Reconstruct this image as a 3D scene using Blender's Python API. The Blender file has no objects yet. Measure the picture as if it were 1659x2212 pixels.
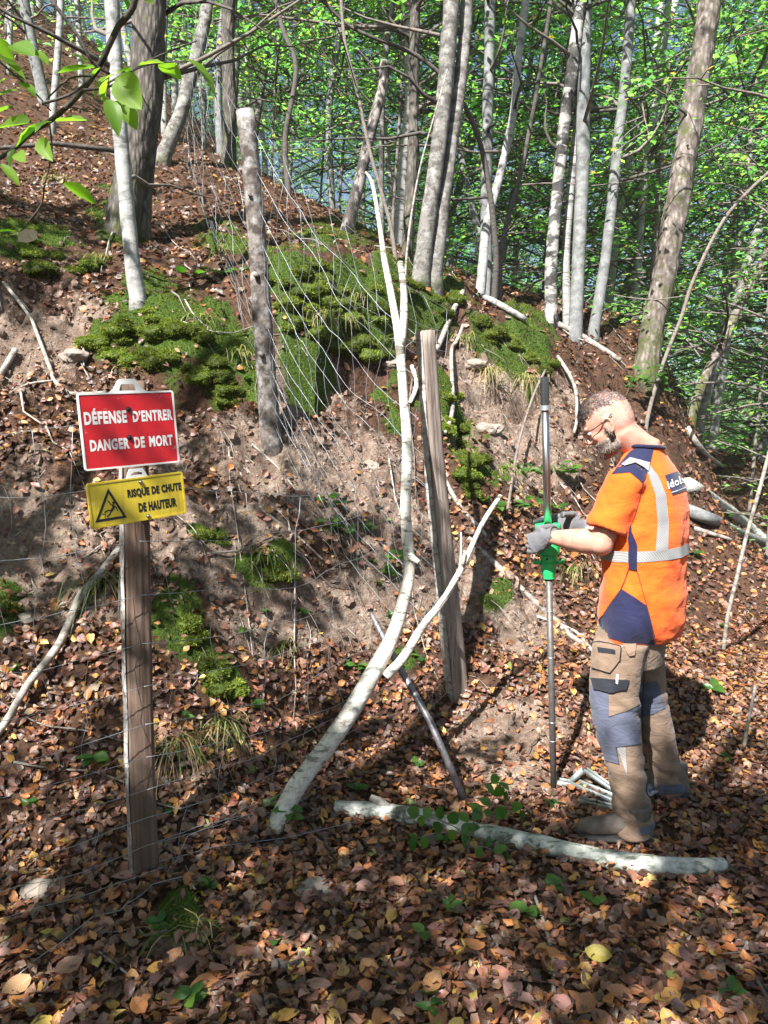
import bpy, math, random
import numpy as np
from mathutils import Vector, Matrix
from mathutils.bvhtree import BVHTree

R = math.radians
random.seed(7)
rng = np.random.default_rng(7)
SC = bpy.context.scene
COL = SC.collection

# ---------------------------------------------------------------- camera, sky, sun, exposure
PITCH = R(6.0)
FPX = 1670.0                       # focal length for a 1659 x 2212 picture
cam_d = bpy.data.cameras.new('camera')
cam_d.sensor_width = 36.0
cam_d.lens = 36.0 * FPX / 2212.0
cam_d.clip_start = 0.05
cam_d.clip_end = 500.0
cam = bpy.data.objects.new('camera', cam_d)
COL.objects.link(cam)
cam.location = (0, 0, 1.6)
cam.rotation_euler = (R(90) - PITCH, 0, 0)
SC.camera = cam

SUN_EL = R(47.0)
SUN_H = Vector((-0.50, -0.866, 0)).normalized()        # horizontal direction towards the sun
SUN_V = Vector((SUN_H.x * math.cos(SUN_EL), SUN_H.y * math.cos(SUN_EL), math.sin(SUN_EL)))
world = bpy.data.worlds.new('World')
SC.world = world
world.use_nodes = True
wn = world.node_tree
bg = wn.nodes['Background']
sky = wn.nodes.new('ShaderNodeTexSky')
sky.sky_type = 'NISHITA'
sky.sun_disc = False
sky.sun_elevation = SUN_EL
sky.sun_rotation = math.atan2(SUN_H.x, SUN_H.y)
sky.altitude = 800
sky.air_density = 1.0
sky.dust_density = 2.5
wn.links.new(sky.outputs['Color'], bg.inputs['Color'])
bg.inputs['Strength'].default_value = 0.052
sun_d = bpy.data.lights.new('sun', 'SUN')
sun_d.energy = 5.0
sun_d.angle = R(0.5)
sun_d.color = (1.0, 0.965, 0.93)
sun = bpy.data.objects.new('sun', sun_d)
COL.objects.link(sun)
sun.location = SUN_V * 40
sun.rotation_euler = SUN_V.to_track_quat('Z', 'Y').to_euler()
SC.view_settings.view_transform = 'Standard'
SC.view_settings.look = 'None'
SC.view_settings.exposure = 1.6
SC.view_settings.gamma = 1.0
SC.view_settings.use_curve_mapping = False
SC.cycles.max_bounces = 6
SC.cycles.diffuse_bounces = 3
SC.cycles.glossy_bounces = 2
SC.cycles.transmission_bounces = 5
SC.cycles.transparent_max_bounces = 6
SC.cycles.caustics_reflective = False
SC.cycles.caustics_refractive = False
SC.cycles.sample_clamp_indirect = 6.0

# ---------------------------------------------------------------- points of the picture in the world
CF = Vector((0, math.cos(PITCH), -math.sin(PITCH)))
CU = Vector((0, math.sin(PITCH), math.cos(PITCH)))
CX = Vector((1, 0, 0))
CO = Vector((0, 0, 1.6))


def ray(u, v):
    return CF + CX * ((u - 829.5) / FPX) + CU * ((1106.0 - v) / FPX)


def W(u, v, y):
    """world point seen at picture position u, v that lies y metres ahead"""
    d = ray(u, v)
    return CO + d * (y / d.y)


def px(y):
    """metres per picture unit about y metres ahead"""
    return y * 1.01 / FPX


def proj(x, y, z):
    dy, dz = y, z - 1.6
    c = dy * math.cos(PITCH) - dz * math.sin(PITCH)
    b = dy * math.sin(PITCH) + dz * math.cos(PITCH)
    c = np.where(c < 0.05, 0.05, c)
    return 829.5 + FPX * x / c, 1106.0 - FPX * b / c


# ---------------------------------------------------------------- noise
def _hash(ix, iy, s):
    h = (ix.astype(np.int64) * 374761393 + iy.astype(np.int64) * 668265263 + s * 1442695041) & 0xffffffff
    h = ((h ^ (h >> 13)) * 1274126177) & 0xffffffff
    h = h ^ (h >> 16)
    return (h & 0xffff) / 65535.0


def vnoise(x, y, s=0):
    x = np.asarray(x, float); y = np.asarray(y, float)
    ix = np.floor(x); iy = np.floor(y)
    fx = x - ix; fy = y - iy
    fx = fx * fx * (3 - 2 * fx); fy = fy * fy * (3 - 2 * fy)
    a = _hash(ix, iy, s); b = _hash(ix + 1, iy, s); c = _hash(ix, iy + 1, s); d = _hash(ix + 1, iy + 1, s)
    return (a * (1 - fx) + b * fx) * (1 - fy) + (c * (1 - fx) + d * fx) * fy


def fbm(x, y, s=0, o=4):
    t = 0.0; a = 0.5
    for k in range(o):
        t = t + a * (vnoise(x, y, s + k * 17) - 0.5)
        x = x * 2.03 + 3.1; y = y * 2.03 + 1.7; a *= 0.5
    return t


# ---------------------------------------------------------------- mesh helpers
class MB:
    """collects geometry for ONE mesh object"""
    def __init__(self):
        self.V = []; self.Q = []; self.T = []; self.C = []; self.UV = []; self.MQ = []; self.MT = []
        self.n = 0; self.sharp = False

    def add(self, V, Q=None, T=None, col=None, uv=None, m=0):
        V = np.asarray(V, float).reshape(-1, 3)
        self.V.append(V)
        if Q is not None and len(Q):
            Q = np.asarray(Q, np.int64).reshape(-1, 4); self.Q.append(Q + self.n); self.MQ.append(np.full(len(Q), m))
        if T is not None and len(T):
            T = np.asarray(T, np.int64).reshape(-1, 3); self.T.append(T + self.n); self.MT.append(np.full(len(T), m))
        if col is not None:
            c = np.ones((len(V), 4)); c[:, :3] = col; self.C.append(c)
        if uv is not None:
            self.UV.append(np.asarray(uv, float).reshape(-1, 2))
        self.n += len(V)
        return self

    def box(self, c, s, rot=None, m=0, col=None):
        s = np.array(s) / 2.0
        v = np.array([[x, y, z] for x in (-1, 1) for y in (-1, 1) for z in (-1, 1)], float) * s
        if rot is not None:
            v = v @ np.array(rot.to_3x3()).T
        v = v + np.array(c)
        return self.add(v, [[0, 1, 3, 2], [4, 6, 7, 5], [0, 4, 5, 1], [2, 3, 7, 6], [0, 2, 6, 4], [1, 5, 7, 3]], m=m, col=col)

    def tube(self, pts, rad, n=8, cap=True, m=0, col=None, rough=0.0, seed=0, flat=None, lobes=None):
        P = np.array([tuple(p) for p in pts], float)
        k = len(P)
        rad = np.broadcast_to(np.asarray(rad, float), (k,)) if np.ndim(rad) < 2 else np.asarray(rad, float)
        tan = np.gradient(P, axis=0)
        tan /= np.linalg.norm(tan, axis=1)[:, None] + 1e-12
        ref = np.array([0.0, 0.0, 1.0]) if abs(tan[0][2]) < 0.9 else np.array([1.0, 0.0, 0.0])
        u = np.cross(tan[0], ref); u /= np.linalg.norm(u)
        V = np.zeros((k, n, 3)); uvs = np.zeros((k, n, 2))
        ang = np.arange(n) * 2 * math.pi / n
        L = 0.0
        for i in range(k):
            u = u - tan[i] * np.dot(u, tan[i]); u /= np.linalg.norm(u) + 1e-12
            w = np.cross(tan[i], u)
            r = rad[i] * np.ones(n)
            if rough:
                r = r * (1 + rough * 2 * (vnoise(np.cos(ang) * 1.7 + 9 + seed, np.sin(ang) * 1.7 + i * 0.8, seed) - 0.5))
            if lobes is not None:
                r = r * (1 + lobes[i] * np.cos(ang * 3 + seed))
            V[i] = P[i] + np.outer(np.cos(ang) * r, u) + np.outer(np.sin(ang) * r, w)
            if i: L += np.linalg.norm(P[i] - P[i - 1])
            uvs[i, :, 0] = ang / (2 * math.pi); uvs[i, :, 1] = L
        idx = np.arange(k * n).reshape(k, n)
        a = idx[:-1]; b = np.roll(idx, -1, 1)[:-1]; c = np.roll(idx, -1, 1)[1:]; d = idx[1:]
        Q = np.stack([a, b, c, d], -1).reshape(-1, 4)
        T = []
        VV = V.reshape(-1, 3)
        if cap:
            VV = np.concatenate([VV, P[:1], P[-1:]])
            e0 = k * n; e1 = e0 + 1
            for j in range(n):
                T.append([e0, idx[0][(j + 1) % n], idx[0][j]]); T.append([e1, idx[-1][j], idx[-1][(j + 1) % n]])
        return self.add(VV, Q, T, m=m, col=col)

    def lathe(self, prof, o, axis=(0, 0, 1), n=24, m=0):
        """prof: list of (radius, height); closed at both ends"""
        self.sharp = True
        ax = Vector(axis).normalized()
        x = ax.orthogonal().normalized(); y = ax.cross(x)
        o = Vector(o)
        V = []
        for r, h in prof:
            for j in range(n):
                t = 2 * math.pi * j / n
                V.append(o + ax * h + (x * math.cos(t) + y * math.sin(t)) * r)
        k = len(prof)
        Q = [[i * n + j, i * n + (j + 1) % n, (i + 1) * n + (j + 1) % n, (i + 1) * n + j] for i in range(k - 1) for j in range(n)]
        V.append(o + ax * prof[0][1]); V.append(o + ax * prof[-1][1])
        T = []
        for j in range(n):
            T.append([k * n, (j + 1) % n, j]); T.append([k * n + 1, (k - 1) * n + j, (k - 1) * n + (j + 1) % n])
        return self.add([tuple(v) for v in V], Q, T, m=m)

    def mesh(self, name, mats=(), smooth=True):
        me = bpy.data.meshes.new(name)
        V = np.concatenate(self.V) if self.V else np.zeros((0, 3))
        Q = np.concatenate(self.Q) if self.Q else np.zeros((0, 4), np.int64)
        T = np.concatenate(self.T) if self.T else np.zeros((0, 3), np.int64)
        me.vertices.add(len(V)); me.vertices.foreach_set('co', V.astype(np.float32).ravel())
        nl = Q.size + T.size
        me.loops.add(nl)
        me.loops.foreach_set('vertex_index', np.concatenate([Q.ravel(), T.ravel()]).astype(np.int32))
        npoly = len(Q) + len(T)
        me.polygons.add(npoly)
        st = np.concatenate([np.arange(len(Q)) * 4, Q.size + np.arange(len(T)) * 3]).astype(np.int32)
        me.polygons.foreach_set('loop_start', st)
        if npoly:
            mi = np.concatenate(self.MQ + self.MT).astype(np.int32)
            for m in (mats if isinstance(mats, (list, tuple)) else [mats]):
                me.materials.append(m)
            me.polygons.foreach_set('material_index', mi)
            me.polygons.foreach_set('use_smooth', np.full(npoly, bool(smooth)))
        if self.C and sum(len(c) for c in self.C) == len(V):
            at = me.attributes.new('Col', 'FLOAT_COLOR', 'POINT')
            at.data.foreach_set('color', np.concatenate(self.C).astype(np.float32).ravel())
        if self.UV and sum(len(c) for c in self.UV) == len(V):
            uv = np.concatenate(self.UV).astype(np.float32)
            at = me.attributes.new('luv', 'FLOAT2', 'POINT')
            at.data.foreach_set('vector', uv.ravel())
        me.update(calc_edges=True)
        me.validate()
        if self.sharp: me.set_sharp_from_angle(angle=R(28))
        return me

    def obj(self, name, mats=(), parent=None, smooth=True, origin=None):
        """links the collected geometry (world coordinates) as one mesh object; its origin goes to `origin`"""
        o0 = np.array(origin if origin is not None else (0, 0, 0), float)
        if parent is not None:
            o0 = np.array(parent.location)
        if origin is not None or parent is not None:
            self.V = [v - o0 for v in self.V]
        me = self.mesh(name, mats, smooth)
        o = bpy.data.objects.new(name, me)
        COL.objects.link(o)
        if parent is not None:
            o.parent = parent
        else:
            o.location = o0
        return o


def tag(o, label, cat, group=None):
    o['label'] = label; o['category'] = cat
    if group: o['group'] = group
    return o


def thing(name, label, cat, loc=(0, 0, 0), group=None):
    o = bpy.data.objects.new(name, None)
    o.empty_display_size = 0.1
    COL.objects.link(o)
    o.location = loc
    return tag(o, label, cat, group)


def link_copy(src, parent, loc, rot=None, scale=None, name=None):
    c = src.copy()
    COL.objects.link(c)
    c.parent = parent
    c.location = loc
    if rot is not None: c.rotation_euler = rot
    if scale is not None: c.scale = scale
    return c


# ---------------------------------------------------------------- materials
class NT:
    def __init__(self, name):
        self.m = bpy.data.materials.new(name)
        self.m.use_nodes = True
        self.t = self.m.node_tree
        self.p = self.t.nodes['Principled BSDF']
        self.out = self.t.nodes['Material Output']

    def n(self, typ, **kw):
        nd = self.t.nodes.new('ShaderNode' + typ)
        for k, v in kw.items():
            if k.startswith('i_'):
                nd.inputs[k[2:]].default_value = v
            else:
                setattr(nd, k, v)
        return nd

    def l(self, a, b):
        self.t.links.new(a, b)

    def coords(self, kind='Object', scale=(1, 1, 1)):
        tc = self.n('TexCoord'); mp = self.n('Mapping')
        mp.inputs['Scale'].default_value = scale
        self.l(tc.outputs[kind], mp.inputs['Vector'])
        return mp.outputs['Vector']

    def noise(self, vec, scale, detail=4, rough=0.55, dist=0.0):
        nd = self.n('TexNoise')
        nd.inputs['Scale'].default_value = scale; nd.inputs['Detail'].default_value = detail
        nd.inputs['Roughness'].default_value = rough; nd.inputs['Distortion'].default_value = dist
        self.l(vec, nd.inputs['Vector'])
        return nd.outputs['Fac']

    def ramp(self, fac, stops, interp='LINEAR'):
        nd = self.n('ValToRGB')
        nd.color_ramp.interpolation = interp
        el = nd.color_ramp.elements
        while len(el) > 1: el.remove(el[-1])
        for i, (p, c) in enumerate(stops):
            e = el[0] if i == 0 else el.new(p)
            e.position = p
            e.color = (c, c, c, 1) if isinstance(c, (int, float)) else (*c, 1)
        if fac is not None: self.l(fac, nd.inputs['Fac'])
        return nd.outputs['Color']

    def mix(self, fac, a, b, mode='MIX'):
        nd = self.n('Mix', data_type='RGBA', blend_type=mode)
        for s, v in ((0, fac), (6, a), (7, b)):
            if isinstance(v, (int, float)): nd.inputs[s].default_value = v
            elif isinstance(v, tuple): nd.inputs[s].default_value = (*v, 1)
            else: self.l(v, nd.inputs[s])
        return nd.outputs[2]

    def math(self, op, a, b=0.0, c=None, clamp=False):
        nd = self.n('Math', operation=op, use_clamp=clamp)
        for i, v in enumerate((a, b) if c is None else (a, b, c)):
            if isinstance(v, (int, float)): nd.inputs[i].default_value = v
            else: self.l(v, nd.inputs[i])
        return nd.outputs[0]

    def bump(self, h, strength=0.3, dist=0.01, normal=None):
        nd = self.n('Bump')
        nd.inputs['Strength'].default_value = strength; nd.inputs['Distance'].default_value = dist
        self.l(h, nd.inputs['Height'])
        if normal is not None: self.l(normal, nd.inputs['Normal'])
        return nd.outputs['Normal']

    def base(self, col, rough=0.8, metal=0.0, spec=None):
        if isinstance(col, tuple): self.p.inputs['Base Color'].default_value = (*col, 1)
        else: self.l(col, self.p.inputs['Base Color'])
        if isinstance(rough, (int, float)): self.p.inputs['Roughness'].default_value = rough
        else: self.l(rough, self.p.inputs['Roughness'])
        self.p.inputs['Metallic'].default_value = metal
        if spec is not None: self.p.inputs['Specular IOR Level'].default_value = spec
        return self

    def norm(self, n):
        self.l(n, self.p.inputs['Normal'])
        return self


def M_plain(name, col, rough=0.7, metal=0.0, var=0.25, nscale=30.0, bump=0.2, bdist=0.002, stretch=(1, 1, 1), spec=None):
    """one colour with fine uneven wear"""
    t = NT(name)
    v = t.coords('Object', stretch)
    f = t.noise(v, nscale, 5, 0.6)
    lo = tuple(c * (1 - var) for c in col); hi = tuple(min(1, c * (1 + var)) for c in col)
    t.base(t.ramp(f, [(0.3, lo), (0.7, hi)]), rough, metal, spec)
    if bump: t.norm(t.bump(f, bump, bdist))
    return t.m


def M_leaf(name, source, transl=0.35, rough=0.5, veins=False, tint=(1, 1, 1), ramp=None, spec=0.35, tboost=1.15):
    """source: 'attr' (colour per leaf in the mesh) or 'random' (one colour per leaf object out of ramp)"""
    t = NT(name)
    if source == 'attr':
        a = t.n('Attribute', attribute_name='Col'); c = a.outputs['Color']
    else:
        oi = t.n('ObjectInfo'); c = t.ramp(oi.outputs['Random'], ramp)
    if veins:
        a = t.n('Attribute', attribute_name='luv')
        sx = t.n('SeparateXYZ'); t.l(a.outputs['Vector'], sx.inputs[0])
        ax = t.math('ABSOLUTE', sx.outputs[0])
        q = t.math('SUBTRACT', sx.outputs[1], t.math('MULTIPLY', ax, 0.9))
        w = t.math('SINE', t.math('MULTIPLY', q, 62.0))
        vein = t.ramp(w, [(0.80, 0.0), (0.97, 1.0)])
        mid = t.ramp(ax, [(0.012, 1.0), (0.035, 0.0)])
        vm = t.math('MAXIMUM', vein, mid)
        c2 = t.mix(0.35, c, (0.5, 0.4, 0.25))
        tc = t.coords('Object'); sp = t.noise(tc, 90, 4, 0.7)
        c = t.mix(t.math('MULTIPLY', vm, 0.5), c, c2)
        c = t.mix(t.ramp(sp, [(0.5, 0.0), (0.72, 0.55)]), c, (0.06, 0.03, 0.02))
        t.norm(t.bump(t.math('ADD', w, 0.0), 0.25, 0.002))
    t.base(c, rough, 0, spec)
    tr = t.n('BsdfTranslucent')
    tcol = t.mix(1.0, c, tuple(x * tboost for x in tint), 'MULTIPLY')
    t.l(tcol, tr.inputs['Color'])
    ms = t.n('MixShader'); ms.inputs[0].default_value = transl
    t.l(t.p.outputs[0], ms.inputs[1]); t.l(tr.outputs[0], ms.inputs[2])
    t.l(ms.outputs[0], t.out.inputs['Surface'])
    return t.m


def M_bark(name, light, dark, band=(6, 6, 30), thr=(0.55, 0.68), patch=None, moss=0.0, rough=0.85, bump=0.5, ridges=None, lich=None):
    t = NT(name)
    v = t.coords('Object')
    vb = t.coords('Object', band)
    f = t.noise(vb, 1.0, 5, 0.6, 0.4)
    c = t.mix(t.ramp(f, [(thr[0], 0.0), (thr[1], 1.0)]), light, dark)
    f2 = t.noise(v, 5.0, 4, 0.6)
    f5 = t.noise(t.coords('Object', (70, 70, 22)), 1.0, 6, 0.75)
    c = t.mix(t.ramp(f5, [(.36, .55), (.55, 0.0)]), c, tuple(0.25 * a + 0.75 * b for a, b in zip(light, dark)))
    kn = t.noise(t.coords('Object', (5, 5, 9)), 1.0, 2, 0.5)
    c = t.mix(t.ramp(kn, [(.69, 0.0), (.73, .85)]), c, tuple(.6 * x for x in dark))
    c = t.mix(t.ramp(f2, [(0.35, 0.45), (0.62, 0.0)]), c, tuple(0.45 * a + 0.55 * b for a, b in zip(light, dark)))
    if lich is not None:
        f4 = t.noise(v, 14.0, 5, 0.7)
        c = t.mix(t.ramp(f4, [(0.47, 0.0), (0.66, 0.75)]), c, lich)
    if patch is not None:
        f3 = t.noise(t.coords('Object', (3, 3, 1.4)), 1.6, 5, 0.7)
        c = t.mix(t.ramp(f3, [(patch, 0.0), (patch + 0.06, 1.0)]), c, dark)
    h = f
    if ridges is not None:
        vr = t.coords('Object', ridges)
        vo = t.n('TexVoronoi'); vo.inputs['Scale'].default_value = 1.0
        t.l(vr, vo.inputs['Vector'])
        h = vo.outputs['Distance']
        c = t.mix(t.ramp(h, [(0.15, 0.0), (0.6, 0.6)]), c, tuple(x * 0.35 for x in dark))
        h = t.math('ADD', t.math('MULTIPLY', h, -1.0), t.math('MULTIPLY', f, 0.5))
    if moss:
        fm = t.noise(v, 6.5, 6, 0.72)
        g = t.n('TexCoord'); sx = t.n('SeparateXYZ'); t.l(g.outputs['Object'], sx.inputs[0])
        low = t.ramp(t.math('MULTIPLY', sx.outputs[2], 0.5), [(0.0, 0.15), (0.4, 0.03), (1.0, 0.0)])
        mm = t.ramp(t.math('ADD', fm, low), [(1.0 - moss - 0.05, 0.0), (1.0 - moss + 0.09, 0.9)])
        c = t.mix(mm, c, (0.06, 0.075, 0.014))
    t.base(c, rough, 0, 0.3)
    t.norm(t.bump(h, bump, 0.012, t.bump(f5, .5, .004)))
    return t.m


M = {}
M['birch'] = M_bark('birch_bark', (0.40, 0.39, 0.37), (0.05, 0.045, 0.04), (6, 6, 34), (0.54, 0.60), patch=0.60, lich=(0.27, 0.27, 0.255))
M['birch_log'] = M_bark('birch_log_bark', (0.44, 0.46, 0.40), (0.07, 0.08, 0.055), (14, 40, 40), (0.50, 0.58), patch=0.62, lich=(0.62, 0.62, 0.58))
M['birch_white'] = M_bark('white_birch_pole_bark', (0.66, 0.62, 0.53), (0.10, 0.085, 0.07), (12, 12, 55), (0.55, 0.62), lich=(0.74, 0.72, 0.66))
M['birch_old'] = M_bark('old_birch_bark', (0.40, 0.385, 0.36), (0.016, 0.014, 0.013), (4, 4, 8), (0.47, 0.52), patch=0.55)
M['snag'] = M_bark('peeling_black_bark', (0.36, 0.32, 0.29), (0.018, 0.015, 0.013), (5, 5, 3), (0.42, 0.48), patch=0.52)
M['grey'] = M_bark('smooth_grey_bark', (0.20, 0.205, 0.205), (0.085, 0.085, 0.08), (6, 6, 12), (0.45, 0.7), lich=(0.29, 0.30, 0.285))
M['pale'] = M_bark('pale_smooth_bark', (0.36, 0.36, 0.345), (0.11, 0.11, 0.10), (8, 8, 16), (0.50, 0.62), lich=(0.46, 0.46, 0.44))
M['brown'] = M_bark('rough_brown_bark', (0.21, 0.18, 0.155), (0.065, 0.06, 0.05), (10, 10, 5), (0.45, 0.6), ridges=(38, 38, 11), moss=0.36, bump=1.0)
M['mossy'] = M_bark('mossy_bark', (0.30, 0.25, 0.215), (0.09, 0.07, 0.055), (10, 10, 5), (0.45, 0.6), ridges=(26, 26, 9), moss=0.42, bump=0.9, lich=(0.42, 0.38, 0.345))
M['lichen'] = M_bark('lichen_grey_bark', (0.21, 0.20, 0.18), (0.07, 0.062, 0.055), (9, 9, 14), (0.44, 0.54), moss=0.30, lich=(0.36, 0.355, 0.33))
M['twig'] = M_bark('twig_bark', (0.22, 0.19, 0.165), (0.09, 0.07, 0.06), (20, 20, 40), (0.5, 0.65))
M['deadwood'] = M_bark('dead_branch_bark', (0.40, 0.365, 0.32), (0.12, 0.10, 0.085), (16, 16, 30), (0.48, 0.62))
M['darktwig'] = M_bark('dark_twig_bark', (0.11, 0.095, 0.085), (0.045, 0.04, 0.035), (20, 20, 40), (0.5, 0.65))

# ---------------------------------------------------------------- the ground: path, cut bank and hillside as one sheet
CP = []
for (u, v, y) in [
    (0, 1800, 2.85), (150, 1700, 2.95), (315, 1890, 2.62), (0, 1500, 3.25), (150, 1500, 3.28), (450, 1500, 3.35), (600, 1750, 3.05), (600, 1500, 3.6),
    (800, 1500, 3.9), (985, 1490, 4.0), (1100, 1500, 3.95), (1200, 1450, 4.15), (1250, 1350, 4.6), (450, 1700, 3.0), (800, 1700, 3.3),
    (0, 1300, 3.55), (300, 1300, 3.6), (600, 1300, 3.9), (800, 1300, 4.2), (1000, 1300, 4.4), (1150, 1300, 4.6),
    (0, 1100, 3.85), (300, 1100, 3.95), (600, 1100, 4.15), (800, 1100, 4.5), (1000, 1100, 4.85), (1150, 1100, 5.2),
    (1300, 1200, 5.8), (1250, 1000, 6.2), (1400, 1100, 6.8), (1450, 950, 7.5), (1530, 1010, 9.0), (1540, 1120, 8.3),
    (200, 760, 4.78), (250, 880, 4.5), (450, 760, 4.95), (450, 870, 4.62), (585, 960, 4.55), (700, 900, 4.85), (660, 830, 5.02), (640, 740, 5.12), (740, 760, 5.3),
    (650, 600, 5.6), (700, 680, 5.4), (820, 680, 5.7), (830, 800, 5.4), (1000, 850, 5.9), (1000, 720, 6.5), (1150, 800, 6.7), (1150, 900, 6.3), (1250, 830, 7.1),
    (1000, 640, 7.6), (1200, 720, 8.0), (1400, 800, 8.0), (900, 600, 7.5), (1500, 900, 8.7), (1620, 990, 12.0),
    (0, 560, 5.35), (50, 650, 4.9), (100, 850, 4.5), (297, 640, 5.3), (450, 600, 5.9), (200, 520, 6.0), (450, 480, 7.0), (0, 400, 7.5), (250, 400, 7.8),
    (560, 470, 7.5), (700, 490, 8.2), (830, 550, 8.0), (450, 330, 10.0), (300, 300, 11.0), (0, 200, 11.5), (0, 60, 16.0), (150, 150, 15.0)]:
    p = W(u, v, y); CP.append((p.x, p.y, p.z))
CP += [(-1.5, 1.0, 0.0), (0, 1, -0.02), (1.5, 1, 0), (-1.2, 1.9, -0.06), (-.5, 2.2, 0), (0.5, 2.2, 0), (1.5, 2.2, 0), (2.6, 2.5, 0), (.9, 2.84, 0), (1.25, 3.3, .02), (.76, 3.39, .0),
       (0.3, 2.9, 0.0), (2.5, 4, .04), (1.9, 4.6, .22), (3.2, 5.5, .10), (4.5, 4, -.05), (4.6, 7, .15), (3.9, 8.5, .35), (4.5, 10, .6),
       (3, 12, 1.4), (1.5, 12, 2.3), (0, 13, 3.7), (5, 16, -.6), (8, 12, -1.2), (10, 20, -5), (0, 20, 2.2), (-4, 20, 8.5), (-10, 25, 13), (-10, 8, 8), (-6, 4, 4.6),
       (5, 30, -6), (20, 30, -9), (15, 10, -4), (6.5, 6, -.4), (8, 3, -1.2), (-5, 0, 2.3), (-3, 1, .75), (-2.2, 1.6, .25), (-3, 2.4, 1.3), (0, -6, 0), (5, -6, -.6), (-8, -6, 4),
       (0, 45, -2), (40, 40, -10), (-40, 40, 18), (-40, -20, 10), (40, -20, -9), (70, 90, 0), (0, 90, 6), (-70, 90, 20)]
CP = np.array(CP)


def _tps(d2):
    return np.where(d2 > 1e-12, 0.5 * d2 * np.log(np.maximum(d2, 1e-12)), 0.0)


_d2 = ((CP[:, None, :2] - CP[None, :, :2]) ** 2).sum(-1)
_n = len(CP)
_A = np.zeros((_n + 3, _n + 3))
_A[:_n, :_n] = _tps(_d2) + np.eye(_n) * 0.02
_A[:_n, _n] = 1; _A[:_n, _n + 1:] = CP[:, :2]
_A[_n, :_n] = 1; _A[_n + 1:, :_n] = CP[:, :2].T
_w = np.linalg.solve(_A, np.concatenate([CP[:, 2], np.zeros(3)]))


def tps(x, y):
    out = _w[_n] + _w[_n + 1] * x + _w[_n + 2] * y
    for i in range(_n):
        out = out + _w[i] * _tps((x - CP[i, 0]) ** 2 + (y - CP[i, 1]) ** 2)
    return out


def spaced(lo, fine0, fine1, hi, step, grow):
    a = list(np.arange(fine0, fine1, step))
    s = step; x = a[-1]; up = []
    while x < hi: s *= grow; x += s; up.append(x)
    s = step; x = a[0]; dn = []
    while x > lo: s *= grow; x -= s; dn.append(x)
    return np.array(dn[::-1] + a + up)


GX = spaced(-70, -2.9, 3.6, 70, 0.026, 1.10)
GY = spaced(-30, 1.5, 7.2, 95, 0.026, 1.075)
gx, gy = np.meshgrid(GX, GY, indexing='ij')
gz0 = tps(gx, gy)

MOSS = [(330, 730, 140, 60), (700, 640, 130, 60), (300, 650, 100, 40), (480, 750, 60, 60), (410, 1370, 60, 85), (480, 1470, 42, 60), (750, 700, 100, 50), (660, 760, 70, 60),
        (1090, 720, 85, 40), (1150, 775, 50, 40), (1010, 1020, 50, 90), (960, 880, 36, 70), (880, 610, 60, 45), (940, 650, 60, 50), (480, 530, 60, 40), (60, 540, 110, 30),
        (250, 480, 40, 60), (20, 1290, 45, 40), (590, 1210, 60, 45), (870, 1400, 30, 30), (400, 700, 110, 40), (720, 520, 90, 30), (560, 545, 45, 30), (230, 760, 60, 60),
        (620, 620, 50, 40), (800, 660, 60, 50), (560, 830, 40, 40), (460, 1170, 40, 40), (380, 2010, 40, 70), (1060, 1290, 40, 25), (1080, 1060, 40, 40), (1000, 960, 40, 50), (840, 870, 40, 50), (20, 1360, 40, 50), (420, 800, 120, 40)]
SOIL = [(60, 1180, 150, 130, 1), (450, 1170, 150, 90, 1), (720, 1010, 130, 80, 1), (830, 1130, 90, 60, 1), (1040, 770, 70, 70, 1), (1080, 880, 100, 70, 1), (1130, 920, 80, 40, 1),
        (60, 720, 140, 110, .9), (1090, 1590, 95, 90, .9), (1120, 1330, 80, 60, .9), (550, 960, 110, 60, .8), (700, 1280, 170, 90, .9), (330, 960, 80, 60, .8), (560, 1330, 90, 60, .6), (240, 1330, 120, 60, .6),
        (660, 840, 90, 70, 1), (1150, 1000, 110, 60, .6), (960, 1250, 80, 90, .8), (380, 2050, 60, 50, .7), (1200, 900, 60, 60, .6)]


def masks(x, y, z):
    u, v = proj(x, y, z)
    nu = fbm(x * 3.1, y * 3.1 + z * 2.0, 5, 4) * 130; nv = fbm(x * 3.1 + 40, y * 3.1 + z * 2.0, 9, 4) * 130
    mo = np.zeros_like(x); so = np.zeros_like(x)
    for (a, b, ru, rv) in MOSS:
        mo = np.maximum(mo, np.clip(1.5 - np.sqrt(((u + nu - a) / ru) ** 2 + ((v + nv - b) / rv) ** 2), 0, 1))
    for (a, b, ru, rv, s) in SOIL:
        so = np.maximum(so, s * np.clip(1.6 - np.sqrt(((u + nu - a) / ru) ** 2 + ((v + nv - b) / rv) ** 2), 0, 1))
    far = (y < 1.2) | (y > 10)
    mo = np.where(far, np.clip(fbm(x * .7, y * .7, 31, 4) * 3 - .35, 0, 1), mo); so = np.where(far, 0, so)
    return mo, so


mo, so = masks(gx, gy, gz0)
for (a, b, ru, rv, h_) in [(705, 625, 110, 50, .13), (330, 720, 130, 50, .08), (1085, 715, 90, 35, .08), (840, 670, 50, 40, .07), (640, 600, 60, 35, .08), (940, 650, 60, 40, .06)]:
    u_, v_ = proj(gx, gy, gz0)
    gz0 = gz0 + 1.5 * h_ * np.exp(-((u_ - a) / ru) ** 2 - ((v_ - b) / rv) ** 2) * (gy > 2) * (gy < 10)
slope = np.hypot(np.gradient(gz0, GX, axis=0), np.gradient(gz0, GY, axis=1))
steep = np.clip((slope - 0.25) / 0.6, 0, 1)
amp = 0.016 + 0.10 * steep
gz = gz0 + amp * 2.2 * fbm(gx * 1.7, gy * 1.7, 3, 3) + amp * 1.3 * fbm(gx * 6, gy * 6, 11, 3) + (0.010 + 0.046 * steep) * 2 * fbm(gx * 13, gy * 13 + gz0 * 4, 21, 3)
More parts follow.
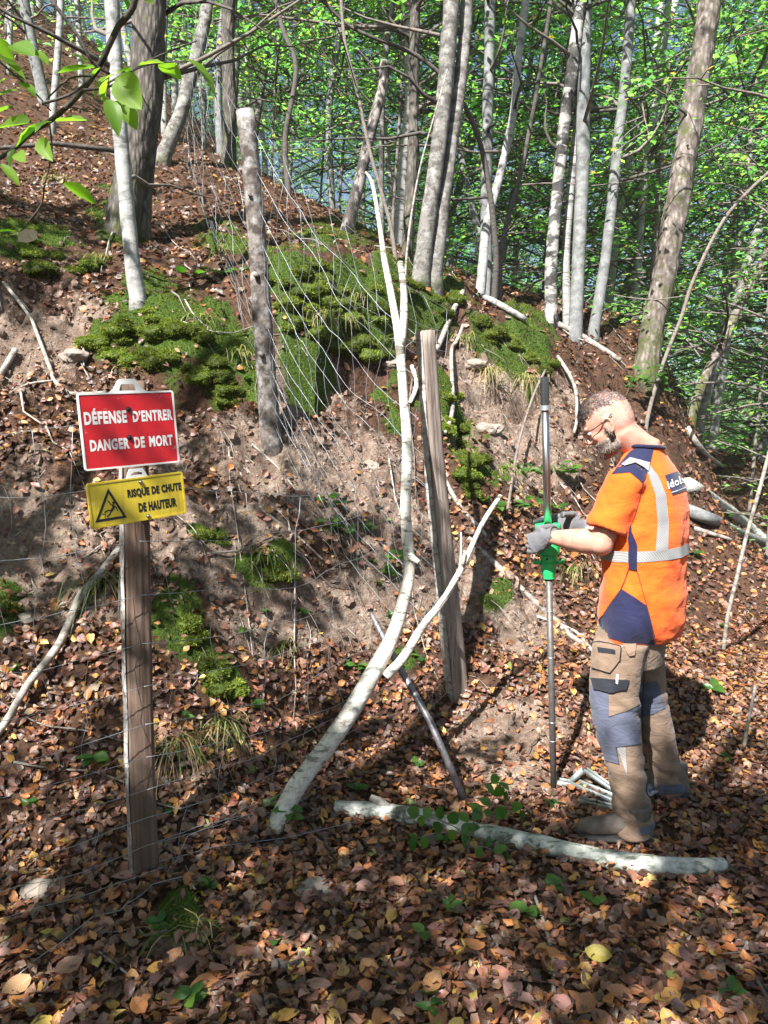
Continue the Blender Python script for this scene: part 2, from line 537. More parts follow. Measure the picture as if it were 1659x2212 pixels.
# gullies washed down the bare soil
gul = np.abs(fbm(gx * 4.5 + gz0 * 0.6, gy * 1.1, 51, 3)) * 2
gz = gz - so * steep * 0.20 * np.clip(0.5 - gul, 0, 1)
rid = 1 - np.abs(fbm(gx * 2.6 + gz0 * 1.2, gy * 2.6 - gx * 1.2, 151, 4)) * 4
gz = gz + steep * 0.05 * np.clip(rid, -1, 1) * np.clip((gz0 - .4) * 2, 0, 1)
# moss swells into cushions
gz = gz + mo * (0.035 + 0.05 * np.clip(fbm(gx * 5, gy * 5, 61, 3) * 2 + .4, 0, 1))
# earth broken away under the moss edges
hol = np.zeros_like(gx)
pu, pv = proj(gx, gy, gz0)
for (a, b, ru, rv, s) in [(660, 835, 70, 50, .20), (440, 870, 130, 35, .14), (60, 640, 110, 50, .20), (760, 810, 70, 40, .13), (880, 740, 50, 60, .12), (1150, 860, 60, 30, .12), (990, 930, 30, 60, .12), (1050, 850, 40, 20, .08), (150, 900, 120, 30, .08), (300, 880, 60, 25, .10), (560, 1060, 80, 25, .07), (520, 690, 40, 40, .08)]:
    hol = np.maximum(hol, s * np.clip(1 - ((pu - a) / ru) ** 2 - ((pv - b) / rv) ** 2, 0, 1))
gz = gz - hol * 2.0 * (1 + 1.2 * fbm(gx * 5, gy * 5 + gz0 * 5, 91, 3))
slope2 = np.hypot(np.gradient(gz, GX, axis=0), np.gradient(gz, GY, axis=1))


def _bil(A, x, y):
    x = np.asarray(x, float); y = np.asarray(y, float)
    i = np.clip(np.searchsorted(GX, x) - 1, 0, len(GX) - 2); j = np.clip(np.searchsorted(GY, y) - 1, 0, len(GY) - 2)
    fx = np.clip((x - GX[i]) / (GX[i + 1] - GX[i]), 0, 1); fy = np.clip((y - GY[j]) / (GY[j + 1] - GY[j]), 0, 1)
    return (A[i, j] * (1 - fx) + A[i + 1, j] * fx) * (1 - fy) + (A[i, j + 1] * (1 - fx) + A[i + 1, j + 1] * fx) * fy


def ground(x, y):
    return _bil(gz, x, y)


_dzx = np.gradient(gz, GX, axis=0); _dzy = np.gradient(gz, GY, axis=1)


def gnormal(x, y):
    a = _bil(_dzx, x, y); b = _bil(_dzy, x, y)
    n = np.stack([-a, -b, np.ones_like(a)], -1)
    return n / np.linalg.norm(n, axis=-1, keepdims=True)


def hit(u, v, far=40.0):
    """where the line of sight through u, v meets the ground"""
    d = ray(u, v)
    ys = np.concatenate([np.arange(1.0, 12, 0.01), np.arange(12, far, 0.05)])
    X = CO.x + d.x / d.y * ys; Z = CO.z + d.z / d.y * ys
    below = np.nonzero(Z < ground(X, ys))[0]
    k = below[0] if len(below) else len(ys) - 1
    return Vector((X[k], ys[k], float(ground(X[k], ys[k]))))


def onground(x, y, dz=0.0):
    return Vector((x, y, float(ground(x, y)) + dz))


t = NT('forest_floor')
v = t.coords('Object')
am = t.n('Attribute', attribute_name='moss').outputs['Fac']
aso = t.n('Attribute', attribute_name='soil').outputs['Fac']
n1 = t.noise(v, 3.0, 6, 0.65); n2 = t.noise(v, 22.0, 6, 0.7); n3 = t.noise(v, 90.0, 4, 0.7)
humus = t.ramp(n2, [(0.3, (0.035, 0.022, 0.015)), (0.52, (0.10, 0.055, 0.035)), (0.75, (0.20, 0.10, 0.06))])
soil = t.ramp(n2, [(0.28, (0.11, 0.072, 0.05)), (0.48, (0.26, 0.195, 0.15)), (0.72, (0.48, 0.39, 0.32))])
soil = t.mix(t.ramp(n1, [(0.4, 0.0), (0.6, 0.5)]), soil, (0.20, 0.125, 0.09))
sm = t.ramp(t.math('ADD', aso, t.math('MULTIPLY', t.math('SUBTRACT', n2, 0.5), 0.8)), [(0.3, 0.0), (0.6, 1.0)])
c = t.mix(sm, humus, soil)
mossc = t.ramp(n3, [(0.3, (0.02, 0.035, 0.008)), (0.55, (0.07, 0.12, 0.018)), (0.8, (0.17, 0.22, 0.035))])
mm = t.ramp(t.math('ADD', am, t.math('MULTIPLY', t.math('SUBTRACT', n2, 0.5), 0.9)), [(0.35, 0.0), (0.55, 1.0)])
c = t.mix(mm, c, mossc)
t.base(c, 0.95, 0, 0.15)
b1 = t.bump(n3, 0.8, 0.008); b2 = t.bump(n2, 1.0, 0.05, b1)
t.norm(b2)
M['ground'] = t.m

gm = MB()
ni, nj = gx.shape
idx = np.arange(ni * nj).reshape(ni, nj)
gm.add(np.stack([gx, gy, gz], -1).reshape(-1, 3), np.stack([idx[:-1, :-1], idx[1:, :-1], idx[1:, 1:], idx[:-1, 1:]], -1).reshape(-1, 4))
gobj = gm.obj('ground', M['ground'])
gobj['kind'] = 'structure'
mo2, so2 = masks(gx, gy, gz0)
for nm, arr in (('moss', mo2), ('soil', np.clip(so2 + hol * 0.0, 0, 1))):
    at = gobj.data.attributes.new(nm, 'FLOAT', 'POINT'); at.data.foreach_set('value', arr.astype(np.float32).ravel())

# ---------------------------------------------------------------- leaves: one template, many leaves at once
LT = np.array([[0, 0, 0], [0, .33, .0], [0, .68, .0], [0, 1, 0], [-.30, .28, .07], [-.27, .66, .07], [.30, .28, .07], [.27, .66, .07]])
LQ = np.array([[1, 4, 5, 2], [1, 2, 7, 6]])
LTR = np.array([[0, 4, 1], [0, 1, 6], [2, 5, 3], [2, 3, 7]])
ST = np.array([[0, 0, 0], [-.32, .5, .07], [0, 1, 0], [.32, .5, .07]])
SQ = np.array([[0, 1, 2], [0, 2, 3]])


def leaves(mb, P, Nn, size, col, az=None, curl=0.3, simple=False, m=0, fold=1.0, widen=None):
    """P positions, Nn leaf normals, size lengths, col colours"""
    n = len(P)
    if n == 0: return
    Nn = Nn / (np.linalg.norm(Nn, axis=1, keepdims=True) + 1e-9)
    a = rng.uniform(0, 2 * math.pi, n) if az is None else az
    h = np.stack([np.cos(a), np.sin(a), np.zeros(n)], 1)
    Y = h - Nn * (h * Nn).sum(1, keepdims=True); Y /= np.linalg.norm(Y, axis=1, keepdims=True) + 1e-9
    X = np.cross(Y, Nn)
    T = ST if simple else LT
    k = len(T)
    wd = rng.uniform(0.75, 1.25, n) if widen is None else widen
    lx = T[None, :, 0] * wd[:, None] * rng.uniform(.62, 1.25, (n, k)); ly = np.broadcast_to(T[None, :, 1], (n, k))
    fo = rng.uniform(-0.6, 2.2, n) * fold
    cu = rng.normal(0, curl, n)
    lz = T[None, :, 2] * fo[:, None] + cu[:, None] * (ly - .5) ** 2 + rng.normal(0, .05 * min(1, curl * 4), (n, k))
    ly2 = ly - 0.5
    V = P[:, None, :] + size[:, None, None] * (lx[..., None] * X[:, None, :] + ly2[..., None] * Y[:, None, :] + lz[..., None] * Nn[:, None, :])
    base = (np.arange(n) * k)[:, None, None]
    uv = np.stack([np.broadcast_to(T[:, 0], (n, k)), np.broadcast_to(T[:, 1], (n, k))], -1)
    cc = np.repeat(col, k, 0)
    if simple:
        mb.add(V.reshape(-1, 3), None, (base + SQ[None]).reshape(-1, 3), cc, uv, m=m)
    else:
        mb.add(V.reshape(-1, 3), (base + LQ[None]).reshape(-1, 4), (base + LTR[None]).reshape(-1, 3), cc, uv, m=m)


PAL = np.array([[.46, .18, .055], [.26, .10, .06], [.30, .17, .10], [.50, .28, .06], [.29, .135, .085], [.09, .045, .034], [.18, .115, .085], [.48, .20, .06], [.40, .255, .165], [.14, .062, .045], [.60, .42, .10], [.20, .24, .05]])
PW = np.array([.11, .17, .07, .035, .13, .21, .08, .06, .035, .15, .012, .006]); PW /= PW.sum()


def pal(n):
    c = .9 * PAL[rng.choice(len(PAL), n, p=PW)]
    return np.clip(c * rng.uniform(.7, 1.3, (n, 1)) * rng.uniform(.9, 1.1, (n, 3)), 0.01, .9)


GPAL = np.array([[.13, .24, .08], [.095, .21, .08], [.17, .28, .085], [.08, .18, .09], [.25, .32, .085], [.42, .23, .05]])
GW = np.array([.3, .20, .26, .10, .11, .025])
GW = GW / GW.sum()


def gpal(n, k=1.0):
    c = GPAL[rng.choice(len(GPAL), n, p=GW)]
    return np.clip(c * k * rng.uniform(.75, 1.3, (n, 1)) * rng.uniform(.92, 1.08, (n, 3)), 0.005, .9)


M['litter'] = M_leaf('dry_leaf', 'attr', 0.18, 0.38, veins=True, tint=(1.1, .9, .7), spec=0.65)
M['green'] = M_leaf('green_leaf', 'attr', 0.45, 0.42, tint=(1.35, 1.7, .55), spec=0.4, tboost=1.5)
M['green_far'] = M_leaf('tree_leaf', 'attr', 0.55, 0.3, tint=(1.15, 1.5, .75), spec=0.6, tboost=1.7)
M['moss_blade'] = M_leaf('moss_blade', 'attr', 0.35, 0.6, tint=(1.3, 1.5, .6), spec=0.2)

# ---------------------------------------------------------------- trees
def spray(mb, P, D, L, n, size, col, flat=0.27, wide=0.30):
    """leaves set along a twig from P in direction D, length L, lying roughly level"""
    t = rng.uniform(0.1, 1.0, n)
    side = np.cross(D, [0, 0, 1.0]); side = side / (np.linalg.norm(side) + 1e-9)
    w = rng.normal(0, wide * L, n) * (1.1 - 0.6 * t)
    pos = P + np.outer(t * L, D) + np.outer(w, side) + np.stack([rng.normal(0, .03, n), rng.normal(0, .03, n), rng.normal(0, .045, n) - .12 * (t * L) ** 2], 1)
    Nn = np.stack([rng.normal(0, flat, n), rng.normal(0, flat, n), np.ones(n)], 1)
    leaves(mb, pos, Nn, size * rng.uniform(.7, 1.25, n), col, simple=True, fold=1.0, curl=0.25)


def crown_variant(seed, H, z0, Rm, nb, lpb, leaf, limb=0.03, green=1.0, droop=0.0, wide=0.30):
    """branches and foliage round an upright axis; returns two meshes"""
    rs = np.random.default_rng(seed)
    br = MB(); fo = MB()
    for b in range(nb):
        z = z0 + (H - z0) * rs.uniform(0, 1) ** 0.85
        k = (z - z0) / (H - z0)
        Lb = Rm * (0.45 + 0.75 * math.sin(math.pi * min(1, 0.25 + 0.75 * k))) * rs.uniform(.5, 1.1)
        az = rs.uniform(0, 2 * math.pi)
        up = rs.uniform(.05, .75)
        D = np.array([math.cos(az), math.sin(az), up]); D /= np.linalg.norm(D)
        p = np.array([0.0, 0, z]); pts = [p.copy()]
        segs = 5
        for s in range(segs):
            D = D + rs.normal(0, .16, 3); D[2] -= 0.10 + droop; D /= np.linalg.norm(D)
            p = p + D * Lb / segs; pts.append(p.copy())
        r0 = limb * (0.5 + 0.5 * Lb / Rm)
        br.tube(pts, np.linspace(r0, .004, len(pts)), 5, cap=False)
        nsub = 5
        for s in range(nsub):
            q = rs.uniform(.25, 1.0)
            i = min(int(q * segs), segs - 1); f = q * segs - i
            base = pts[i] * (1 - f) + pts[i + 1] * f
            ax = pts[i + 1] - pts[i]; ax /= np.linalg.norm(ax)
            sd = np.array([-ax[1], ax[0], 0]); sd /= np.linalg.norm(sd) + 1e-9
            D2 = ax * rs.uniform(.4, .9) + sd * rs.choice([-1, 1]) * rs.uniform(.4, 1.0) + np.array([0, 0, rs.uniform(-.1, .2)])
            D2 /= np.linalg.norm(D2)
            L2 = Lb * rs.uniform(.22, .42)
            br.tube([base, base + D2 * L2 * .5 + [0, 0, .02], base + D2 * L2], [.007, .005, .002], 4, cap=False)
            n = int(lpb / nsub * rs.uniform(.6, 1.4))
            tone = rs.uniform(.8, 1.25)
            spray(fo, base, D2, L2 * 1.25, n, leaf, gpal(n, green * tone), wide=wide)
    return br.mesh('limbs', [M['twig']]), fo.mesh('foliage', [M['green_far']])


CV = [crown_variant(100 + k, 11 + k % 3, 2.2 + .5 * (k % 2), 2.4, 46, 100, .085, green=1.25) for k in range(5)]
CVL = [crown_variant(200 + k, 5.5, .5, 1.7, 38, 70, .068, limb=.016, green=1.2) for k in range(4)]      # low understory growth
CVP = [crown_variant(350 + k, 5.6, 2.6, 2.3, 9, 430, .085, limb=.03, wide=.18) for k in range(3)]       # dense clumped crowns
CVH = [crown_variant(300 + k, 13, 5.0, 2.6, 26, 70, .085, green=1.25) for k in range(2)]                 # high crowns


def trunk_tree(name, label, pts, d0, d1, bark, group=None, crown=None, crown_z=0.0, crown_s=1.0, n=12, ext=6.0, rough=.10, root=True, limbs=0, seed=0, cat='tree', lob=False):
    """pts: world points from the foot up; the trunk goes on upwards past the last one by ext metres"""
    global PTK
    d0 *= PTK; d1 *= PTK; PTK = 1.0
    P = [Vector(p) for p in pts]
    d = (P[-1] - P[-2]).normalized()
    d = (d * 0.7 + Vector((0, 0, .3))).normalized()
    if ext > 0:
        for e in (0.33, 0.66, 1.0): P.append(pts[-1] + d * ext * e)
    # smooth the way up
    Q = []
    for i in range(len(P) - 1):
        a = P[max(i - 1, 0)]; b = P[i]; c = P[i + 1]; e = P[min(i + 2, len(P) - 1)]
        for s in np.arange(0, 1, .2):
            Q.append(0.5 * ((2 * b) + (c - a) * s + (2 * a - 5 * b + 4 * c - e) * s * s + (3 * b - a - 3 * c + e) * s ** 3))
    Q.append(P[-1])
    foot = Q[0]
    Q[0] = Q[0] - Vector((0, 0, .25))
    cum = np.cumsum([0] + [(Q[i + 1] - Q[i]).length for i in range(len(Q) - 1)]); L = cum[-1]
    rad = (d0 + (d1 - d0) * (cum / L)) / 2
    if root: rad = rad * (1 + .55 * np.exp(-cum / .22))
    rt = thing(name, label, cat, foot, group)
    tb = MB(); tb.tube(Q, rad, n, rough=rough, seed=seed)
    rs = np.random.default_rng(seed + 5)
    trunk = tb.obj('trunk', bark, rt)
    if limbs:
        lb = []
        for k in range(limbs):
            i = int(rs.uniform(.25, .75) * (len(Q) - 1)); az = rs.uniform(0, 2 * math.pi)
            D = np.array([math.cos(az), math.sin(az), rs.uniform(.1, .9)]); p = np.array(Q[i]); pp = [p]
            Lb = rs.uniform(.7, 2.4)
            for s in range(5):
                D = D + rs.normal(0, .2, 3); D /= np.linalg.norm(D); p = p + D * Lb / 5; pp.append(p)
            mb = MB(); mb.tube(pp, np.linspace(min(.02, rad[i] * .4), .003, 6), 5)
            mb.obj('branch', M['darktwig'] if k % 3 else M['twig'], rt)
    if crown is not None:
        cm = crown
        top = Q[-1]
        f = Vector((foot.x, foot.y, foot.z))
        ax = (top - foot)
        for me_, nm in ((cm[0], 'limbs'), (cm[1], 'foliage')):
            o = bpy.data.objects.new(nm, me_); COL.objects.link(o); o.parent = rt
            o.location = (ax.x * .45, ax.y * .45, crown_z)
            o.rotation_euler = (rs.uniform(-.08, .08), rs.uniform(-.08, .08), rs.uniform(0, 6.28))
            o.scale = (crown_s,) * 3
        # both share one turn
        ch = [c for c in rt.children if c.name.startswith(('limbs', 'foliage'))]
        for c in ch[1:]: c.rotation_euler = ch[0].rotation_euler
    return rt


PTK = 1.0


def pt(lst, y0, dy=0.0, dfoot=None):
    """picture polyline (foot first) at depth y0, going dy deeper towards the last point"""
    out = []
    for i, (u, v) in enumerate(lst):
        out.append(W(u, v, y0 + dy * i / max(1, len(lst) - 1)))
    global PTK
    PTK = .8
    g = hit(*lst[0])
    if abs(g.y - y0) < 2.6:
        k = g.y; PTK = .8 * k / y0
        out = [W(u, v, k + dy * i / max(1, len(lst) - 1)) for i, (u, v) in enumerate(lst)]
    if dfoot is None:
        out[0].z = float(ground(out[0].x, out[0].y)) - .02
    return out


# the trees one can tell apart, from left to right
trunk_tree('young_tree', 'slim pale bent trunk on the mossy ledge in front of the thick dark trunk', pt([(300, 648), (285, 560), (272, 420), (258, 260), (246, 80), (240, -40)], 5.25), .125, .088, M['pale'], ext=5, crown=CVH[0], crown_z=2.5, n=14, seed=1, limbs=5)
trunk_tree('oak_tree', 'thick rough dark trunk with moss behind the slim pale trunk at upper left', pt([(262, 500), (272, 420), (300, 300), (318, 160), (324, 0), (326, -60)], 6.7, .1), .33, .26, M['brown'], ext=7, crown=CV[0], crown_z=3, n=18, rough=.16, seed=2, limbs=2)
trunk_tree('oak_tree', 'thinner rough trunk rising straight just right of the mossy dark one', pt([(308, 520), (312, 440), (322, 330), (338, 200), (340, 60), (342, -40)], 7.0, .2), .16, .12, M['brown'], ext=6, n=12, seed=3, limbs=5)
trunk_tree('leaning_tree', 'dark leaning trunk between the thick mossy oak and the woodland to its right', pt([(345, 350), (392, 240), (410, 170), (440, 60), (450, -40)], 9.0, .4), .20, .14, M['lichen'], ext=6, seed=4, limbs=5)
trunk_tree('grey_tree', 'straight grey trunk just left of the tall bark-covered fence post', pt([(494, 360), (496, 220), (492, 90), (496, -40)], 9.5, .2), .20, .17, M['brown'], ext=7, seed=5, limbs=5)
trunk_tree('grey_tree', 'slender dark trunk left of the straight grey one behind the wire mesh', pt([(478, 330), (470, 200), (478, 80), (490, -40)], 10.2, .2), .13, .11, M['grey'], ext=6, seed=6, limbs=5)
trunk_tree('old_tree', 'dark trunk at the far upper left on the leaf-covered slope', pt([(97, 225), (85, 170), (62, 60), (45, -40)], 11.5), .20, .16, M['grey'], ext=6, seed=7, limbs=5)
trunk_tree('broken_birch', 'broken birch snag with peeling black bark leaning right above the hill crest', pt([(748, 500), (764, 440), (786, 350), (806, 265), (826, 190), (832, 135)], 8.3, .3), .165, .13, M['snag'], ext=0, seed=8, n=14)
trunk_tree('birch_tree', 'pale birch trunk left of the brown trunk in the middle of the wood', pt([(858, 560), (866, 440), (874, 330), (884, 230), (884, 100), (886, -40)], 9.5, .4), .15, .12, M['birch'], ext=7, seed=9, limbs=5)
trunk_tree('brown_tree', 'straight brown trunk beside a pale birch in the middle of the wood', pt([(878, 560), (886, 440), (892, 320), (894, 200), (896, 60), (896, -40)], 9.0, .3), .15, .13, M['brown'], ext=7, seed=10, limbs=5)
trunk_tree('twin_tree', 'thick lichen-covered left stem of the twin tree with a mossy foot on the crest', pt([(908, 610), (918, 520), (938, 380), (958, 230), (968, 100), (976, -40)], 7.6, .2),   .20, .145, M['lichen'], ext=7, crown=CVL[3], crown_z=3.2, crown_s=1.1, n=18, seed=11, limbs=2)
trunk_tree('twin_tree', 'right stem of the twin tree on the crest, dark and forked near the top', pt([(938, 615), (948, 520), (962, 400), (978, 290), (992, 190), (1004, 80), (1010, -40)], 7.75, .3), .18, .12, M['lichen'], ext=5, n=14, seed=12, limbs=2)
trunk_tree('grey_tree', 'straight bluish grey trunk right of the twin tree', pt([(1052, 640), (1050, 480), (1052, 320), (1056, 160), (1060, -40)], 9.5, .4), .17, .14, M['grey'], ext=7, seed=13, limbs=5)
trunk_tree('multi_stem_tree', 'bent slender pale stem right of the twin tree, arching over it to the upper left', pt([(1066, 660), (1072, 560), (1060, 430), (1034, 300), (985, 200), (900, 120), (760, 60), (690, -10)], 6.6, -.4), .07, .03, M['darktwig'], ext=0, seed=14, n=8)
trunk_tree('multi_stem_tree', 'pale lumpy sunlit stem at the foot of the bluish grey trunk', pt([(1036, 640), (1044, 560), (1052, 480), (1080, 380), (1110, 240), (1120, 120), (1140, -40)], 8.2, .5), .12, .07, M['pale'], ext=5, crown=CVL[0], crown_z=4, seed=15, limbs=5)
trunk_tree('multi_stem_tree', 'thin dark stem leaning right beside the pale lumpy stem', pt([(1078, 650), (1086, 520), (1118, 400), (1146, 270), (1172, 120), (1196, -40)], 8.0, .4), .06, .04, M['darktwig'], ext=4, seed=16, limbs=5)
trunk_tree('birch_tree', 'white birch trunk with a black scarred foot right of the middle', pt([(1192, 700), (1190, 600), (1196, 500), (1208, 380), (1220, 260), (1232, 180), (1250, 40), (1262, -40)], 8.3, .3), .165, .115, M['birch_old'], ext=7, n=16, seed=17, limbs=5)
trunk_tree('birch_tree', 'clean white birch trunk leaning right behind the black scarred one', pt([(1226, 700), (1222, 560), (1232, 420), (1244, 300), (1250, 160), (1240, 20), (1238, -40)], 10.5, .3), .14, .11, M['birch'], ext=6, seed=18, limbs=5)
trunk_tree('grey_tree', 'thick smooth grey trunk close behind the white birch', pt([(1242, 730), (1250, 560), (1258, 400), (1260, 240), (1262, 80), (1264, -40)], 9.4, .4), .20, .17, M['grey'], ext=8, n=14, seed=19, limbs=5)
trunk_tree('grey_tree', 'shaded grey trunk leaning slightly right between the thick grey trunk and the big mossy one', pt([(1280, 730), (1308, 560), (1324, 420), (1336, 300), (1350, 180), (1366, -40)], 9.6, .4), .165, .13, M['grey'], ext=7, seed=20, limbs=5)
trunk_tree('pale_tree', 'slender pale trunk leaning right behind the shaded grey one', pt([(1300, 720), (1322, 600), (1340, 440), (1368, 300), (1400, 180), (1440, 60), (1470, -40)], 11.5, .5), .15, .11, M['pale'], ext=6, seed=21, limbs=5)
trunk_tree('mossy_tree', 'big leaning trunk with a mossy left side standing on the crest at right', pt([(1390, 815), (1408, 720), (1436, 590), (1458, 470), (1478, 350), (1500, 220), (1520, 90), (1536, -40)], 8.0, .3), .30, .24, M['mossy'], ext=8, n=20, rough=.14, seed=22, limbs=2)
trunk_tree('pale_tree', 'pale trunk leaning steeply right low down behind the worker', pt([(1500, 900), (1545, 780), (1590, 660), (1630, 520), (1690, 360)], 9.5, .6), .17, .13, M['lichen'], ext=5, seed=23, limbs=5)
trunk_tree('mossy_tree', 'mossy dark stem leaning right beside the steep pale trunk', pt([(1490, 905), (1520, 820), (1562, 740), (1602, 650), (1660, 540)], 9.0, .5), .14, .10, M['mossy'], ext=4, seed=24, limbs=5)
trunk_tree('slender_tree', 'thin bent grey stem in front of the dark green leaves, behind the worker', pt([(1394, 925), (1412, 850), (1438, 770), (1470, 690), (1500, 600), (1560, 480), (1620, 410), (1700, 330)], 6.3, .3), .04, .028, M['twig'], ext=2.5, crown=CVL[1], crown_z=2.4, n=9, seed=25, limbs=5)
trunk_tree('slender_tree', 'thin dark upright stem left of the arching one in the middle of the wood', pt([(625, 420), (616, 300), (640, 150), (610, 60), (590, -40)], 9.2, .3), .08, .05, M['darktwig'], ext=4, seed=26, limbs=5)
trunk_tree('slender_tree', 'thin stem leaning left against the broken birch snag', pt([(855, 560), (842, 480), (800, 330), (770, 190), (745, 90), (735, -40)], 8.0, .2), .05, .03, M['twig'], ext=3, seed=27, limbs=5)
trunk_tree('sapling', 'straight dry pale sapling stem slanting right in front of the twin tree', pt([(862, 780), (872, 640), (884, 500), (908, 360), (950, 210), (966, 150)], 5.9, .4), .028, .014, M['deadwood'], ext=0, n=7, seed=28)

# the many trees of the wood behind, down to the valley and up the slope
BARKS = [M['grey'], M['pale'], M['birch'], M['lichen'], M['grey'], M['pale']]
rs = np.random.default_rng(42)
spots = []
tries = 0
while len(spots) < 138 and tries < 6000:
    tries += 1
    y = rs.uniform(9.5, 34) if len(spots) > 20 else rs.uniform(9, 15)
    x = rs.uniform(-.66, .95) * y
    if x < -0.28 * y and rs.uniform() < .5: continue
    if y < 10.5 and x > 2.2: continue
    if all((x - a) ** 2 + (y - b) ** 2 > 0.8 ** 2 for a, b in spots): spots.append((x, y))
for k, (x, y) in enumerate(spots):
    z = float(ground(x, y))
    lean = Vector((rs.normal(.04 if x < 2 else .14, .09), rs.normal(0, .06), 1))
    foot = Vector((x, y, z))
    b = BARKS[rs.integers(len(BARKS))]
    hgt = rs.uniform(6, 9)
    p = [foot, foot + lean * hgt * .25 + Vector((rs.normal(0, .08), 0, 0)), foot + lean * hgt * .5 + Vector((rs.normal(0, .16), 0, 0)), foot + lean * hgt * .75, foot + lean * hgt]
    d = rs.uniform(.06, .17) if y < 16 else rs.uniform(.09, .22)
    low = z < 0.5
    if y < 23: cr = CVL[rs.integers(4)]; cz = rs.uniform(-.3, 2.2) + max(0, y - 14) * .25; cs = rs.uniform(1.0, 1.7)
    else: cr = CV[rs.integers(5)]; cz = rs.uniform(-2.5, 0.5); cs = rs.uniform(.85, 1.25)
    if y < 12 and k % 2: cr = None
    trunk_tree('forest_tree', 'slender trunk with green foliage among the crowded trees of the wood beyond the crest', p, d, d * .75, b, 'crowded trees of the wood beyond the crest', crown=cr, crown_z=cz, crown_s=cs, ext=4, n=9, seed=400 + k, root=False, limbs=3 if y < 15 else 0)

# what each of them can be told by: its bark and the two better known trunks it shows between
MARKS = [(-200, 'left picture edge'), (75, 'upper left trunk'), (325, 'thick mossy oak'), (495, 'trunk by the post'), (640, 'thin dark upright stem'), (790, 'broken snag'), (893, 'brown trunk'), (965, 'twin tree'), (1054, 'bluish grey trunk'), (1120, 'pale lumpy stem'), (1215, 'scarred white birch'), (1330, 'shaded grey trunk'), (1480, 'big mossy trunk'), (1660, 'right picture edge'), (2400, 'x')]
BN = {M['grey']: 'grey', M['pale']: 'pale', M['birch']: 'white', M['lichen']: 'mottled'}
ORD = ['nearest', 'second nearest', 'third nearest', 'fourth nearest', 'fifth nearest', 'sixth nearest', 'seventh nearest', 'eighth nearest']
seen = {}
for o in sorted([o for o in bpy.data.objects if o.get('category') == 'tree' and o.name.startswith('forest_tree')], key=lambda o: o.location.y):
    if o.location.y > 21: continue
    z_ = 1.6 + .28 * o.location.y
    u_ = float(proj(np.array([o.location.x]), np.array([o.location.y]), np.array([z_]))[0][0])
    i = max(k for k in range(len(MARKS) - 1) if MARKS[k][0] <= max(u_, -199))
    bn = [BN[c.data.materials[0]] for c in o.children if c.name.startswith('trunk')][0]
    n_ = seen.get((i, bn), 0); seen[(i, bn)] = n_ + 1
    if n_ < len(ORD): o['label'] = '%s %s trunk between %s and %s' % (ORD[n_], bn, MARKS[i][1], MARKS[i + 1][1])

# leafy young growth under the tall trees, right and middle
for k, (x, y, s) in enumerate([(4.3, 8.6, 1.0), (4.7, 9.9, 1.15), (5.6, 11.2, 1.3), (3.6, 11.0, 1.2), (6.6, 13.0, 1.5), (4.6, 13.5, 1.5), (2.4, 12.5, 1.1), (7.6, 15.5, 1.7), (5.6, 17, 1.7), (3.2, 15.0, 1.4), (1.0, 13.5, 1.0), (9.5, 17.5, 1.8), (8.2, 20, 2.0), (5.5, 21, 2.0), (2.5, 19, 1.7), (0, 17, 1.4), (11, 21, 2.0), (-1.2, 14.5, .9), (.1, 10.6, 1.0), (-1.6, 11.4, 1.0), (1.3, 10.8, 1.05), (2.3, 10.4, 1.1), (-.7, 12.2, 1.2), (3.2, 9.6, 1.0)]):
    f = onground(x, y)
    trunk_tree('young_tree', 'leafy young tree of the green undergrowth below the tall trunks at right', [f, f + Vector((.03, 0, .8)), f + Vector((.1, .05, 1.8))], .05, .03, M['twig'], 'leafy undergrowth trees', crown=CVL[k % 4], crown_z=-.2, crown_s=s, ext=1.0 + s, n=7, seed=700 + k, root=False)

seen = {}
for o in sorted([o for o in bpy.data.objects if o.get('group') == 'leafy undergrowth trees'], key=lambda o: o.location.y):
    u_ = float(proj(np.array([o.location.x]), np.array([o.location.y]), np.array([o.location.z + 2.5]))[0][0])
    i = max(k for k in range(len(MARKS) - 1) if MARKS[k][0] <= max(u_, -199))
    n_ = seen.get(i, 0); seen[i] = n_ + 1
    if n_ < len(ORD) and i < len(MARKS) - 2: o['label'] = '%s leafy young tree between %s and %s' % (ORD[n_], MARKS[i][1], MARKS[i + 1][1])

# one far-off wall of leaves where the wood closes
fw = MB()
for k in range(3):
    n = 44000
    az = rng.uniform(-.8, 1.15, n); dist = rng.uniform(36, 58, n)
    x = np.sin(az) * dist; y = np.cos(az) * dist
    z = ground(x, y) + rng.uniform(0, 1, n) ** 1.1 * 17
    gap = fbm(x * .22 + 7, z * .22 + k * 31, 77, 4)
    keep = gap > -.09 + .30 * np.clip((z - 6) / 12, 0, 1)
    x, y, z = x[keep], y[keep], z[keep]
    Nn = np.stack([rng.normal(0, .5, len(x)), rng.normal(-.4, .5, len(x)), np.ones(len(x))], 1)
    leaves(fw, np.stack([x, y, z], 1), Nn, rng.uniform(.16, .34, len(x)), gpal(len(x), 1.35), simple=True)
o = fw.obj('distant_woodland', M['green_far']); o['kind'] = 'stuff'
o['label'] = 'far green mass of leaves where the wood closes behind all trunks'

